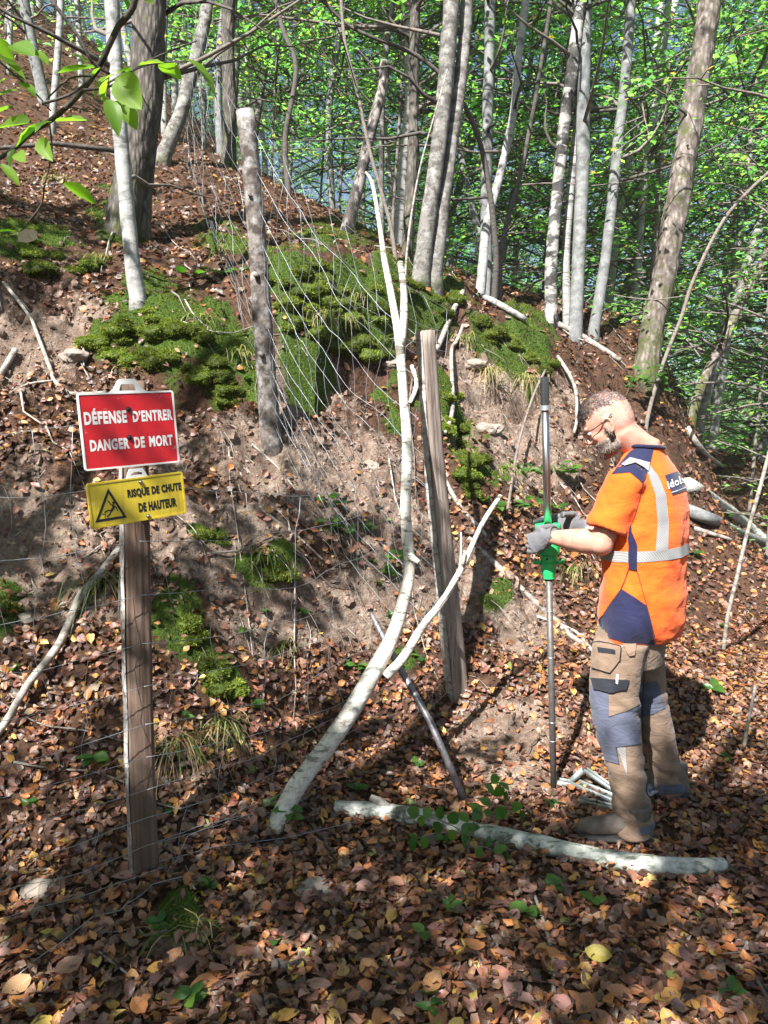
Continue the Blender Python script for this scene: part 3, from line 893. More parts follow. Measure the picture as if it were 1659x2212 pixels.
# the trees this path runs under, behind and beside the photographer: their crowns throw the broken shade
for k, (x, y, cz, s, c) in enumerate([(-2.0, -2.3, .3, 1.0, 0), (-.2, -2.3, .4, .95, 1), (-4.3, -.4, -.2, .95, 2), (-5.3, 2.6, -1.2, .9, 0), (-.8, -1.6, .6, .8, 2), (-3.2, -1.7, .2, .8, 0), (1.6, -2.6, .4, .9, 2), (-5.6, 2.2, -.8, 1.0, 1)]):
    f = onground(x, y)
    trunk_tree('path_tree', 'leafy tree standing beside the path behind the photographer', [f, f + Vector((.1, 0, 2)), f + Vector((.1, .1, 4)), f + Vector((.2, .1, 5))], .16, .10, M['grey'], 'trees beside the path behind the viewpoint', crown=CVP[c], crown_z=cz, crown_s=s, ext=2, n=9, seed=900 + k)
f = onground(-.55, -.75)
trunk_tree('path_tree', 'slim young tree close beside the photographer with a light crown overhead', [f, f + Vector((.05, 0, 1.5)), f + Vector((.1, .1, 3)), f + Vector((.2, .15, 4))], .07, .04, M['grey'], crown=CVL[2], crown_z=3.3, crown_s=.45, ext=1.5, n=9, seed=930)

# the air of the wood: far trunks pale to a bluish tone
t = NT('woodland_haze')
t.t.nodes.remove(t.p)
pv_ = t.n('VolumePrincipled')
pv_.inputs['Color'].default_value = (.88, .96, 1.0, 1)
pv_.inputs['Density'].default_value = .0009
t.l(pv_.outputs[0], t.out.inputs['Volume'])
hz = MB(); hz.box((0, 32.5, 7), (150, 131, 46))
hzo = hz.obj('haze', t.m); hzo['kind'] = 'stuff'
hzo['label'] = 'thin bluish air between the trees'

# ---------------------------------------------------------------- fallen leaves, moss and grass on the ground
def scatter(n, y0, y1, kx=.72, pad=.6):
    y = np.sqrt(rng.uniform(y0 ** 2, y1 ** 2, n)); x = rng.uniform(-1, 1, n) * (kx * y + pad)
    return x, y


def cover(x, y):
    z = ground(x, y)
    m_, s_ = masks(x, y, _bil(gz0, x, y))
    return z, np.clip(1 - .86 * np.clip(m_ * 1.4, 0, 1), 0, 1) * np.clip(1 - .90 * np.clip(s_ * 1.2, 0, 1), 0, 1), m_, s_


lit = MB()
for (n, y0, y1, sz, simple) in [(62000, 1.3, 5.2, .042, False), (30000, 5.0, 9.5, .056, False), (36000, 9.0, 22, .085, True)]:
    x, y = scatter(n, y0, y1)
    z, c, m_, s_ = cover(x, y)
    keep = rng.uniform(0, 1, n) < c * np.where(z > 1.2, np.clip(.62 + 1.6 * fbm(x * 2.2, y * 2.2, 201, 4), .12, 1), 1)
    x, y, z = x[keep], y[keep], z[keep]; k = len(x)
    Nn = gnormal(x, y)
    st = 1 - Nn[:, 2]
    tilt = rng.normal(0, .55, (k, 3)) * (.5 + 1.2 * rng.uniform(0, 1, (k, 1)) ** 2)
    size = sz * rng.uniform(.5, 1.35, k)
    P = np.stack([x, y, z], 1) + Nn * (rng.uniform(.002, .028, k)[:, None])
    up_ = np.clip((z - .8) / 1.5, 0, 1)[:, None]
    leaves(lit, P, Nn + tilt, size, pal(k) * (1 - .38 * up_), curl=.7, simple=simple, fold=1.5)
# crumbled leaf bits and fibres on soil and moss
x, y = scatter(60000, 2.2, 8.5, .6, .2)
z, c, m_, s_ = cover(x, y)
keep = rng.uniform(0, 1, len(x)) < np.clip(s_ * .9, 0, .75) + .08
x, y, z = x[keep], y[keep], z[keep]; k = len(x)
leaves(lit, np.stack([x, y, z + .004], 1), gnormal(x, y) + rng.normal(0, .5, (k, 3)), rng.uniform(.008, .030, k), pal(k) * rng.uniform(.5, 1.1, (k, 1)), curl=.5, simple=True, fold=1.2, widen=rng.uniform(.15, 1.1, k))

o = lit.obj('leaf_litter', M['litter']); o['kind'] = 'stuff'
o['label'] = 'red brown and orange fallen leaves covering the path and the bank'

# the nearest big leaves, each its own piece of the ground
M['big_leaf'] = M_leaf('fallen_leaf_skin', 'random', .16, .45, veins=True, tint=(1.1, .9, .7), spec=.45,
                       ramp=[(0, (.50, .20, .07)), (.12, (.34, .12, .07)), (.24, (.56, .30, .06)), (.36, (.28, .12, .11)), (.48, (.46, .27, .22)), (.6, (.17, .075, .07)), (.72, (.55, .22, .07)), (.84, (.36, .19, .16)), (.95, (.60, .42, .08)), (1, (.26, .28, .07))])


def big_leaf_mesh(seed, lobed=False):
    rs = np.random.default_rng(seed)
    nv, nh = 9, 4
    V = []; UV = []
    cu = rs.normal(0, .35); fo = rs.uniform(.05, .55); tw = rs.normal(0, .35); cup = rs.uniform(-.25, .35)
    wmax = rs.uniform(.28, .38)
    for i in range(nv):
        s = i / (nv - 1)
        w = wmax * (math.sin(math.pi * min(1, s * .97 + .03)) ** .75) * (1.08 - .25 * s)
        if lobed: w *= 0.72 + .42 * math.cos(s * 21)
        for j in range(-nh, nh + 1):
            q = j / nh
            x = q * w
            z = fo * abs(q) * w + cu * (s - .5) ** 2 + tw * q * w * (s - .5) + cup * q * q * w + .022 * math.sin(s * 28 - abs(q) * 5) * abs(q) + rs.normal(0, .006)
            V.append((x, s - .5, z)); UV.append((x, s))
    m = 2 * nh + 1
    Q = [[i * m + j, i * m + j + 1, (i + 1) * m + j + 1, (i + 1) * m + j] for i in range(nv - 1) for j in range(m - 1)]
    b = MB(); b.add(V, Q, uv=UV)
    # stalk
    n0 = b.n
    sv = [(-.012, -.5, 0), (.012, -.5, 0), (.008, -.62, .03), (-.008, -.62, .03), (0, -.74, .05)]
    b.add(sv, [[0, 1, 2, 3]], [[3, 2, 4]], uv=[(0, 0)] * 5)
    return b.mesh('fallen_leaf', [M['big_leaf']])


BL = [big_leaf_mesh(20 + k, lobed=(k in (3, 9))) for k in range(12)]
cnt = 0
x, y = scatter(2600, 1.75, 4.4, .56, .05)
z, c, m_, s_ = cover(x, y)
order = np.argsort(y + rng.uniform(0, 1.2, len(y)))
for i in order:
    if cnt >= 290: break
    if rng.uniform() > c[i] + .06: continue
    nrm = gnormal(x[i:i + 1], y[i:i + 1])[0] + rng.normal(0, .28, 3)
    nv_ = Vector(nrm).normalized()
    q = nv_.to_track_quat('Z', 'Y') @ Matrix.Rotation(rng.uniform(0, 6.28), 3, 'Z').to_quaternion()
    lf = bpy.data.objects.new('fallen_leaf', BL[rng.integers(12)])
    COL.objects.link(lf); lf.parent = gobj
    lf.location = Vector((x[i], y[i], z[i])) + nv_ * rng.uniform(.012, .03)
    lf.rotation_mode = 'QUATERNION'; lf.rotation_quaternion = q
    s = rng.uniform(.05, .088); lf.scale = (s, s, s)
    cnt += 1

# moss
import bmesh
ms = MB()
n = 420000
x, y = scatter(n, 2.0, 9.5, .56, .1)
z, c, m_, s_ = cover(x, y)
keep = rng.uniform(0, 1, n) < np.clip((m_ - .22 + .9 * fbm(x * 9, y * 9 + z * 6, 81, 3)) * 2.2, 0, 1)
x, y, z = x[keep], y[keep], z[keep]; k = len(x)
Nn = gnormal(x, y) * .8 + rng.normal(0, .55, (k, 3)) + np.array([0, 0, .3]); Nn /= np.linalg.norm(Nn, axis=1, keepdims=True)
h = rng.uniform(.004, .012, k) * (1 + .05 * y)
a = rng.uniform(0, 6.28, k); t1 = np.stack([np.cos(a), np.sin(a), np.zeros(k)], 1)
w = h * rng.uniform(.3, .6, k)
P = np.stack([x, y, z - .003], 1)
V = np.stack([P - t1 * w[:, None], P + t1 * w[:, None], P + Nn * h[:, None] * 1.3], 1)
tone = np.clip(.55 + 2.2 * (fbm(x * 4, y * 4 + z * 3, 71, 4) + .12), .25, 1.6)
mc = np.array([[.075, .11, .016], [.13, .175, .022], [.23, .255, .04], [.15, .13, .04]])[rng.choice(4, k, p=[.35, .38, .17, .10])] * rng.uniform(.7, 1.3, (k, 1)) * tone[:, None] * np.stack([.75 + .45 * tone, .8 + .25 * tone, np.ones(k)], 1)
ms.add(V.reshape(-1, 3), None, np.arange(3 * k).reshape(-1, 3), np.repeat(mc, 3, 0), np.zeros((3 * k, 2)))
# swollen cushions along the edges of the ledges, leaning out over the broken earth
ICO = {}
for sub in (2, 3):
    _b = bmesh.new(); bmesh.ops.create_icosphere(_b, subdivisions=sub, radius=1)
    ICO[sub] = (np.array([q.co[:] for q in _b.verts]), np.array([[q.index for q in f.verts] for f in _b.faces])); _b.free()


def n3d(P, s, seed):
    return fbm(P[:, 0] * s + P[:, 2] * s * .6, P[:, 1] * s - P[:, 2] * s * .8, seed, 3)


EDGE = [[(205, 745), (300, 770), (420, 795), (480, 800)], [(590, 625), (640, 595), (700, 605), (780, 645), (835, 690)], [(600, 665), (680, 725), (760, 745), (835, 765)], [(1030, 690), (1100, 735), (1175, 790)], [(955, 860), (1000, 960), (1035, 1060)],
        [(870, 600), (965, 665)], [(385, 1330), (430, 1400), (490, 1500)], [(0, 1290), (40, 1310)], [(230, 720), (330, 700), (450, 720)], [(650, 640), (760, 690)], [(560, 1200), (620, 1225)], [(440, 1160), (480, 1185)], [(30, 545), (130, 560), (200, 570)], [(480, 820), (500, 870)]]
MC4 = np.array([[.075, .11, .016], [.13, .175, .022], [.23, .255, .04], [.15, .13, .04]])
for e_ in EDGE:
    for a_, b_ in zip(e_[:-1], e_[1:]):
        nn = max(2, int(math.hypot(b_[0] - a_[0], b_[1] - a_[1]) / 15))
        for q in range(nn):
            f = (q + rng.uniform(0, 1)) / nn
            c0 = hit(a_[0] + (b_[0] - a_[0]) * f + rng.normal(0, 14), a_[1] + (b_[1] - a_[1]) * f + rng.normal(0, 14))
            rad = rng.uniform(10, 25) * px(c0.y)
            iv, it = ICO[3]
            vv = iv * (1 + 1.2 * n3d(iv + rng.uniform(0, 50), 1.6, 5))[:, None] * np.array([1.35, 1.15, .7]) * rad
            cen = np.array(c0) + np.array([0, -.05 * rad, -.30 * rad])
            tone = rng.uniform(.6, 1.6)
            ms.add(vv + cen, None, it, np.tile(np.array([.065, .09, .015]) * tone, (len(vv), 1)), np.zeros((len(vv), 2)))
            k = int(2000 * (rad / .09) ** 1.6) + 300
            tri = it[rng.integers(len(it), size=k)]; w3 = rng.dirichlet((1, 1, 1), k)
            P = (vv[tri] * w3[..., None]).sum(1); Nn = P / (np.linalg.norm(P, axis=1, keepdims=True)) * np.array([.8, 1, 1.5]) + rng.normal(0, .45, (k, 3)); Nn /= np.linalg.norm(Nn, axis=1, keepdims=True)
            P = P + cen
            h = rng.uniform(.003, .010, k) * (1 + .05 * c0.y); w = h * rng.uniform(.3, .55, k)
            t1 = np.cross(Nn, rng.normal(0, 1, (k, 3))); t1 /= np.linalg.norm(t1, axis=1, keepdims=True)
            V = np.stack([P - t1 * w[:, None], P + t1 * w[:, None], P + Nn * h[:, None] * 1.4], 1)
            mc = MC4[rng.choice(4, k, p=[.3, .38, .2, .12])] * rng.uniform(.7, 1.3, (k, 1)) * tone
            ms.add(V.reshape(-1, 3), None, np.arange(3 * k).reshape(-1, 3), np.repeat(mc, 3, 0), np.zeros((3 * k, 2)))
o = ms.obj('moss', M['moss_blade']); o['kind'] = 'stuff'
o['label'] = 'bright green moss cushions along the top edge of the bank'

# crumbs of earth and small stones on the bare soil
M['crumb'] = M_plain('soil_crumb', (.30, .21, .155), .95, var=.5, nscale=60, bump=.6, bdist=.004)
cr = MB()
n = 22000
x, y = scatter(n, 2.4, 8.0, .56, .1)
z, c, m_, s_ = cover(x, y)
keep = rng.uniform(0, 1, n) < np.clip(s_ * 1.3 - m_, 0.02, 1) * .8
x, y, z = x[keep], y[keep], z[keep]; k = len(x)
oc = np.array([[1, 0, 0], [-1, 0, 0], [0, 1, 0], [0, -1, 0], [0, 0, 1], [0, 0, -1]], float)
sz = .003 + .013 * rng.uniform(0, 1, k) ** 3.5
V = np.stack([x, y, z], 1)[:, None, :] + (oc[None] * rng.uniform(.5, 1.3, (k, 6, 1)) + rng.normal(0, .2, (k, 6, 3))) * sz[:, None, None]
fT = np.array([[0, 2, 4], [2, 1, 4], [1, 3, 4], [3, 0, 4], [2, 0, 5], [1, 2, 5], [3, 1, 5], [0, 3, 5]])
cr.add(V.reshape(-1, 3), None, (np.arange(k)[:, None, None] * 6 + fT[None]).reshape(-1, 3))
o = cr.obj('soil_crumbs', M['crumb'], smooth=False); o['kind'] = 'stuff'
o['label'] = 'small crumbs of earth and gravel lying on the bare soil of the bank'

# clods and lumps of earth on the steep broken ground
cl = MB()
M['clod'] = M_plain('earth_clod', (.20, .14, .105), .95, var=.6, nscale=45, bump=.8, bdist=.006)
xs_, ys_ = scatter(9000, 2.7, 8.0, .54, .1)
zs_, cs_, m9, s9 = cover(xs_, ys_); n9 = gnormal(xs_, ys_)
cnt = 0
for i in range(9000):
    if cnt >= 1300: break
    if s9[i] < .25 or m9[i] > .5 or n9[i, 2] > .93: continue
    iv, it = ICO[2]
    r_ = .006 + .030 * rng.uniform() ** 4
    vv = iv * (1 + 2.4 * n3d(iv + rng.uniform(0, 90), 1.5, 9))[:, None] * r_ * rng.uniform(.6, 1.3, 3)
    cl.add(vv + np.array([xs_[i], ys_[i], zs_[i]]) - n9[i] * r_ * .35, None, it); cnt += 1
o = cl.obj('earth_clods', M['clod'], smooth=False); o['kind'] = 'stuff'
o['label'] = 'lumps of dry earth sticking out of the broken bank'

# fine roots hanging out of the broken earth
rf = MB(); cnt = 0
xr, yr = scatter(5000, 3.0, 7.5, .5, .1); zr_, cr_, mr, sr = cover(xr, yr)
nr = gnormal(xr, yr)
for i in range(5000):
    if cnt >= 330: break
    if sr[i] < .35 or nr[i, 2] > .86 or rng.uniform() > .5: continue
    p0 = np.array([xr[i], yr[i], zr_[i]]) - nr[i] * .01; L = rng.uniform(.06, .28)
    h0 = nr[i].copy(); h0[2] = 0; h0 /= np.linalg.norm(h0) + 1e-9
    D = np.array([rng.normal(0, .35), 0, -1.0]) + h0 * .75; D /= np.linalg.norm(D)
    pp = [p0 + D * L * s + nr[i] * (.022 * math.sin(3.1 * s)) + rng.normal(0, .012, 3) * s for s in np.linspace(0, 1, 5)]
    rf.tube(pp, np.linspace(rng.uniform(.0016, .0036), .0008, 5), 4, cap=False); cnt += 1
o = rf.obj('root_fibres', M['deadwood']); o['kind'] = 'stuff'
o['label'] = 'thin pale roots hanging from the broken earth of the bank'

# stones one can pick out
M['stone'] = M_plain('stone', (.24, .20, .165), .9, var=.35, nscale=12, bump=.5, bdist=.01)
for k, (u, v, s, lb) in enumerate([(90, 1925, .05, 'rounded pale stone lying in the leaves at the left edge'), (672, 1925, .05, 'rounded tan stone in the leaves below the leaning birch pole'), (1020, 790, .07, 'pale stone in the eroded sand right of the split post'), (845, 790, .06, 'flat stone stuck in the moss left of the split post'), (1055, 930, .10, 'long pale stone in the slope behind the split post'),
                                     (60, 1345, .045, 'grey angular stone in the soil left of the signpost'), (160, 775, .06, 'dark blue grey stone set in the earth above the red sign'), (1200, 1700, .035, 'small orange stone beside the foot of the driven rod'), (800, 1010, .05, 'flat grey stone on the pale scree behind the birch pole')]):
    p = hit(u, v); b = MB()
    import bmesh
    bm = bmesh.new(); bmesh.ops.create_icosphere(bm, subdivisions=3, radius=1)
    vv = np.array([q.co[:] for q in bm.verts]); ff = [[q.index for q in f.verts] for f in bm.faces]; bm.free()
    r_ = 1 + 1.5 * n3d(vv + k * 7, 1.1, 5 + k)
    vv = vv * r_[:, None] * np.array([1.2, .9, .62]) * s
    b.add(vv + np.array(p) + [0, 0, s * .08], None, ff)
    tag(b.obj('stone', M['stone'], origin=p, smooth=False), lb, 'stone')

# grass tufts
M['grass'] = M_leaf('grass_blade', 'attr', .35, .5, tint=(1.2, 1.5, .6))


def grass(u, v, n, L, lb, dry=.35, droop=1.0, spread=.05):
    p = hit(u, v); b = MB()
    for k in range(n):
        az = rng.uniform(0, 6.28)
        if rng.uniform() < .6: az = rng.normal(-1.57, .9)
        D = np.array([math.cos(az), math.sin(az), 0]); l = L * rng.uniform(.5, 1.2)
        q0 = np.array(p) + rng.normal(0, spread, 3) * [1, .6, .2] - [0, 0, .01]
        rise = rng.uniform(.3, .9)
        pts = []
        for s in (0, .33, .66, 1):
            pts.append(q0 + D * l * s * .75 + np.array([0, 0, l * (rise * s - droop * .9 * s * s)]))
        w = rng.uniform(.0012, .0026) * (1 + .12 * p.y)
        sd = np.array([-D[1], D[0], 0]) * w
        V = []
        for i, q in enumerate(pts):
            f = (1, .9, .6, .1)[i]
            V += [q - sd * f, q + sd * f]
        c = np.array([.36, .29, .15]) if rng.uniform() < dry else np.array([.09, .15, .03])
        b.add(V, [[0, 1, 3, 2], [2, 3, 5, 4], [4, 5, 7, 6]], col=c * rng.uniform(.7, 1.3), uv=np.zeros((8, 2)))
    return tag(b.obj('grass_tuft', M['grass'], origin=p), lb, 'grass', 'tufts of woodland grass on the bank')


GT = [(215, 560, 60, .22, 'pale sunlit grass tuft on the ledge left of the slim pale trunk', .6, .9), (430, 690, 70, .22, 'green grass hanging over the moss above the right end of the red sign', .3, 1.1), (270, 800, 26, .16, 'short grass sprigs just above the top of the red sign', .4, .8),
      (690, 680, 90, .25, 'pale grass draped over the sunlit moss mound', .55, 1.2), (775, 640, 60, .22, 'grass on the right end of the sunlit moss mound', .5, 1.1), (740, 690, 50, .22, 'long grass hanging from the moss mound over the dark hollow', .5, 1.3), (820, 740, 45, .2, 'green grass tuft left of the split post head', .25, .9),
      (1060, 800, 80, .26, 'dry grass hanging over the eroded sand below the crest moss', .8, 1.4), (1135, 815, 90, .30, 'thick dry straw grass hanging below the right crest moss', .85, 1.5), (1000, 730, 40, .22, 'dry grass above the sand right of the split post', .75, 1.2),
      (230, 1250, 60, .30, 'long green grass hanging behind the left side of the signpost', .3, 1.3), (470, 1560, 80, .28, 'fine green grass tuft right of the signpost in the leaf litter', .35, 1.2), (380, 1600, 70, .34, 'long straw-coloured grass hanging right beside the signpost', .6, 1.3), (600, 1390, 36, .2, 'small pale grass tuft on the sunny soil in the middle of the bank', .7, 1.0),
      (570, 1190, 40, .2, 'green grass tuft on the soil under the wire mesh', .3, 1.1), (400, 2000, 34, .24, 'sparse green grass tuft in the sunlit leaves right of the post foot', .25, 1.0), (480, 540, 60, .25, 'grass tuft in the shade left of the bark-covered post', .5, 1.1), (120, 390, 60, .35, 'dry grass tuft on the upper slope at left', .7, 1.1),
      (230, 470, 50, .3, 'dry grass at the mossy foot of the thick dark trunk', .6, 1.2), (1240, 1230, 46, .24, 'green grass tuft right of the driven rod on the slope', .3, 1.2), (510, 760, 50, .2, 'grass tuft left of the bark-covered post', .4, 1.2), (1080, 1010, 40, .2, 'grass tuft on the moss right of the split post', .4, 1.1)]
for g in GT:
    grass(*g[:4], g[4], g[5], g[6])

# ---------------------------------------------------------------- fence posts
def M_wood(name, a, b, dark, rough=.85, stretch=(45, 45, 2.2)):
    t = NT(name)
    f = t.noise(t.coords('Object', stretch), 1.0, 6, .65, .3)
    g = t.noise(t.coords('Object', (stretch[0] * .35, stretch[1] * .35, stretch[2] * .4)), 1.0, 4, .6)
    c = t.ramp(f, [(.30, dark), (.42, a), (.66, b)])
    c = t.mix(t.ramp(g, [(.4, .0), (.62, .65)]), c, tuple(x * .55 for x in a))
    t.base(c, rough, 0, .25)
    t.norm(t.bump(f, .8, .006))
    return t.m


M['post_brown'] = M_wood('weathered_brown_wood', (.135, .088, .064), (.235, .165, .128), (.022, .014, .012))
M['post_grey'] = M_wood('weathered_grey_wood', (.25, .195, .16), (.43, .37, .32), (.05, .032, .025))
M['post_bark'] = M_bark('grey_flaky_bark', (.42, .39, .36), (.12, .10, .09), (18, 18, 40), (.5, .62), lich=(.58, .57, .55))
M['bark_round'] = M_bark('round_post_bark', (.19, .16, .14), (.055, .043, .036), (14, 14, 16), (.42, .54), lich=(.40, .39, .375), patch=.64)


def split_post(name, label, base, top, w, d, yaw, bark_side=0.0, seed=0, taper=.95, mats=None, nseg=30):
    rs = np.random.default_rng(seed)
    base = Vector(base); top = Vector(top)
    ax = (top - base); L = ax.length; ax.normalize()
    X = Vector((math.cos(yaw), math.sin(yaw), 0)); X = (X - ax * X.dot(ax)).normalized(); Y = ax.cross(X)
    npt = 40
    ang = np.arange(npt) * 2 * math.pi / npt
    # a split stake: rounded square section with grooves that run with the grain
    e = 5.0
    rr = 1 / ((np.abs(np.cos(ang)) ** e + np.abs(np.sin(ang)) ** e) ** (1 / e))
    groove = rs.normal(0, .022, npt); groove[rs.integers(0, npt, 5)] -= .10
    V = []
    for i in range(nseg + 1):
        s = i / nseg
        k = 1 + (taper - 1) * s
        wob = .006 * math.sin(s * 5 + seed), .005 * math.sin(s * 7 + seed * 2)
        dr = rs.normal(0, .008, npt)
        for j in range(npt):
            r = rr[j] * (1 + groove[j] * (1 + .5 * math.sin(s * 9 + j)) + dr[j]) * k
            zoff = 0 if i < nseg else rs.normal(0, .004)
            q = base - ax * .25 + ax * ((L + .25) * s + zoff) + X * (math.cos(ang[j]) * w / 2 * r + wob[0]) + Y * (math.sin(ang[j]) * d / 2 * r + wob[1])
            V.append(tuple(q))
    Q = [[i * npt + j, i * npt + (j + 1) % npt, (i + 1) * npt + (j + 1) % npt, (i + 1) * npt + j] for i in range(nseg) for j in range(npt)]
    n0 = len(V); V.append(tuple(top + ax * .004))
    T = [[n0, nseg * npt + j, nseg * npt + (j + 1) % npt] for j in range(npt)]
    rt = thing(name, label, 'fence post', base, 'posts of the wire fence')
    wood = MB(); wood.add(V, Q, T)
    wood.obj('stake', mats[0], rt)
    if bark_side:
        b = MB(); VV = []
        js = [j for j in range(npt) if math.cos(ang[j] - bark_side) > .62]
        js = sorted(js, key=lambda j: ((ang[j] - bark_side + math.pi) % (2 * math.pi)))
        for i in range(nseg + 1):
            for j in js:
                c = Vector(V[i * npt + j]); o = base - ax * .25 + ax * ((L + .25) * i / nseg)
                out = (c - o).normalized()
                VV.append(tuple(c + out * (.006 + rs.normal(0, .0022))))
        m = len(js)
        b.add(VV, [[i * m + j, i * m + j + 1, (i + 1) * m + j + 1, (i + 1) * m + j] for i in range(nseg) for j in range(m - 1)])
        b.obj('bark', mats[1], rt)
    return rt


pb = W(316, 1890, 2.63); pb.z = float(ground(pb.x, pb.y))
p1t = W(281, 826, 2.63)
split_post('signpost_stake', 'brown split wooden post that carries the red and the yellow sign', pb, p1t, .092, .058, R(25), bark_side=math.pi, seed=3, mats=(M['post_brown'], M['post_bark']))
p2b = hit(985, 1492); p2t = W(918, 716, p2b.y - .02)
split_post('fence_post', 'grey split wooden post leaning left behind the white birch pole', p2b, p2t, .115, .085, R(40), bark_side=R(160), seed=8, taper=.72, mats=(M['post_grey'], M['post_bark']))
p3b = hit(585, 965); p3t = W(530, 240, p3b.y - .05)
rt = thing('fence_post', 'tall round bark-covered post standing on the bank above the signs', 'fence post', p3b, 'posts of the wire fence')
P3 = [W(u, v, p3b.y - .05 * (965 - v) / 725) for u, v in [(601, 1060), (583, 930), (574, 800), (566, 680), (556, 540), (546, 400), (538, 300), (530, 240)]]
pr = px(p3b.y)
MBt = MB(); MBt.tube(P3, np.array([46, 44, 42, 41, 39, 38, 37, 36]) * pr / 2, 18, rough=.10, seed=4)
MBt.obj('stake', M['bark_round'], rt)
for _k, (_u, _v, _r) in enumerate([(549, 430, .014), (560, 600, .017), (571, 770, .016)]):
    _b = MB(); _c = W(_u, _v, p3b.y - .055); _b.tube([_c, _c + Vector((-.02, -.05, .012))], [_r, _r * .8], 10, rough=.2); _b.obj('knot', M['bark_round'], rt)

# ---------------------------------------------------------------- wire mesh
M['wire'] = M_plain('galvanised_wire', (.33, .35, .37), .5, metal=.75, var=.25, nscale=25, bump=0)


def wpts(a, b, sag, side, wob, n, seed):
    a = np.array(a); b = np.array(b)
    s = np.linspace(0, 1, n)
    P = a[None] * (1 - s[:, None]) + b[None] * s[:, None]
    P[:, 2] -= sag * 4 * s * (1 - s)
    P += np.outer(4 * s * (1 - s), side)
    k = np.sin(np.pi * s)
    P += np.stack([fbm(s * 5 + seed * 3.1, s * 0 + 1, 3), fbm(s * 5 + seed * 3.1, s * 0 + 7, 4), fbm(s * 5 + seed * 3.1, s * 0 + 13, 5)], 1) * wob * k[:, None]
    return P


def panel(label, lows, highs, hA, hB, nv, sag=.05, side=(0, 0, 0), wob=.04, r=.0013, lo=0, vs=None, seed=0, follow=0.0):
    """lows: foot of the mesh at both ends; hA/hB heights of the wires there"""
    a0 = Vector(lows[0]); b0 = Vector(lows[1]); a1 = Vector(highs[0]); b1 = Vector(highs[1])
    root = thing('wire_mesh', label, 'wire fence', a0, 'panels of wire mesh fence')
    N = 40
    G = []
    for k, (ha, hb) in enumerate(zip(hA, hB)):
        G.append(wpts(a0.lerp(a1, ha), b0.lerp(b1, hb), sag * (1 + .25 * math.sin(k * 2.1 + seed)), np.array(side) * (1 - .5 * ha), wob, N, k + seed * 20))
    G = np.array(G)
    for k in range(len(G)):
        for i in range(N):
            g = float(ground(G[k, i, 0], G[k, i, 1])) + .02
            if G[k, i, 2] < g: G[k, i, 2] = g + .008 * k
    for k in range(len(G)):
        b = MB(); b.tube(G[k], r, 5); b.obj('line_wire', M['wire'], root)
    for s in (vs if vs is not None else np.linspace(.06, .97, nv)):
        P = []
        for k in range(len(G)):
            ss = np.clip(s + .02 * math.sin(k * 1.3 + s * 30 + seed) + follow * math.sin(math.pi * k / max(1, len(G) - 1)), 0, 1) * (N - 1)
            i = min(int(ss), N - 2); f = ss - i
            P.append(G[k, i] * (1 - f) + G[k, i + 1] * f)
        # each link between two wires bows a little
        PP = []
        for k in range(len(P)):
            PP.append(P[k])
            if k < len(P) - 1: PP.append((P[k] + P[k + 1]) / 2 + np.array([.010 * math.sin(k * 2.2 + s * 17), -.012 * math.cos(k * 1.7 + s * 9), 0]))
        b = MB(); b.tube(PP, r * .85, 5); b.obj('stay_wire', M['wire'], root)
    return root


HH = [.97, .84, .72, .61, .51, .42, .34, .27, .20, .14, .08, .02]
f1 = pb + Vector((.03, -.055, 0)); f1t = Vector((p1t.x + .03, p1t.y - .05, 1.70))
la = onground(-1.75, 1.98); la.z = .05
panel('wire mesh panel left of the signpost in front of the bank', (f1, la), (f1t, la + Vector((0, 0, 1.62))), HH, HH, 9, sag=.035, wob=.05, seed=1, r=.0011)
f2 = p2b + Vector((0, -.06, .02)); f2t = W(918, 880, p2b.y - .06)
panel('slack wire mesh panel between the signpost and the grey split post', (f1, f2), (f1t, f2t), HH[1:], HH[1:], 9, sag=.10, side=(.04, -.02, 0), wob=.09, seed=2, r=.0011)
f2u = W(920, 722, p2b.y - .05)
panel('wire mesh panel hanging from the bark-covered post down to the grey split post', (W(594, 930, p3b.y - .06), W(985, 1440, p2b.y - .06)), (W(548, 262, p3b.y - .08), f2u), HH, HH, 15, sag=.10, side=(-.05, -.06, 0), wob=.10, seed=3, follow=-.10, r=.0012)
u4 = hit(395, 345); u4t = W(428, -30, u4.y)
panel('wire mesh panel climbing from the bark-covered post to the upper left', (W(572, 800, p3b.y - .04), u4), (p3t + Vector((0, -.03, -.02)), u4t), HH, HH, 11, sag=.14, side=(-.06, .05, 0), wob=.12, seed=4, follow=.05)
panel('loose wire mesh draped over the crest behind the birch pole', (W(610, 500, 5.0), W(960, 790, 5.3)), (W(581, 300, 5.1), W(973, 673, 5.4)), [1.0, .62, .25, 0], [1.0, .62, .25, 0], 9, sag=.16, wob=.10, seed=5, follow=.08)
for k, (pts, lb) in enumerate([([(262, 1987), (330, 1932), (394, 1912)], 'loose wire end sticking out of the leaves at the foot of the signpost'),
                               ([(330, 1838), (440, 1800), (520, 1780), (590, 1775)], 'loose wire running from the signpost foot to the birch pole'),
                               ([(330, 1885), (460, 1850), (620, 1828), (770, 1790)], 'low loose wire lying on the leaves below the birch pole foot'),
                               ([(40, 2130), (130, 2060), (200, 2000), (262, 1987)], 'loose wire in the dark leaves at lower left')]):
    P = [hit(u, v) + Vector((0, 0, .03)) for u, v in pts]
    b = MB(); b.tube(wpts(P[0], P[1], 0, (0, 0, 0), .02, 6, k).tolist()[:-1] + [list(q) for q in P[1:]], .0017, 5)
    tag(b.obj('loose_wire', M['wire'], origin=P[0]), lb, 'wire', 'loose ends of fence wire')

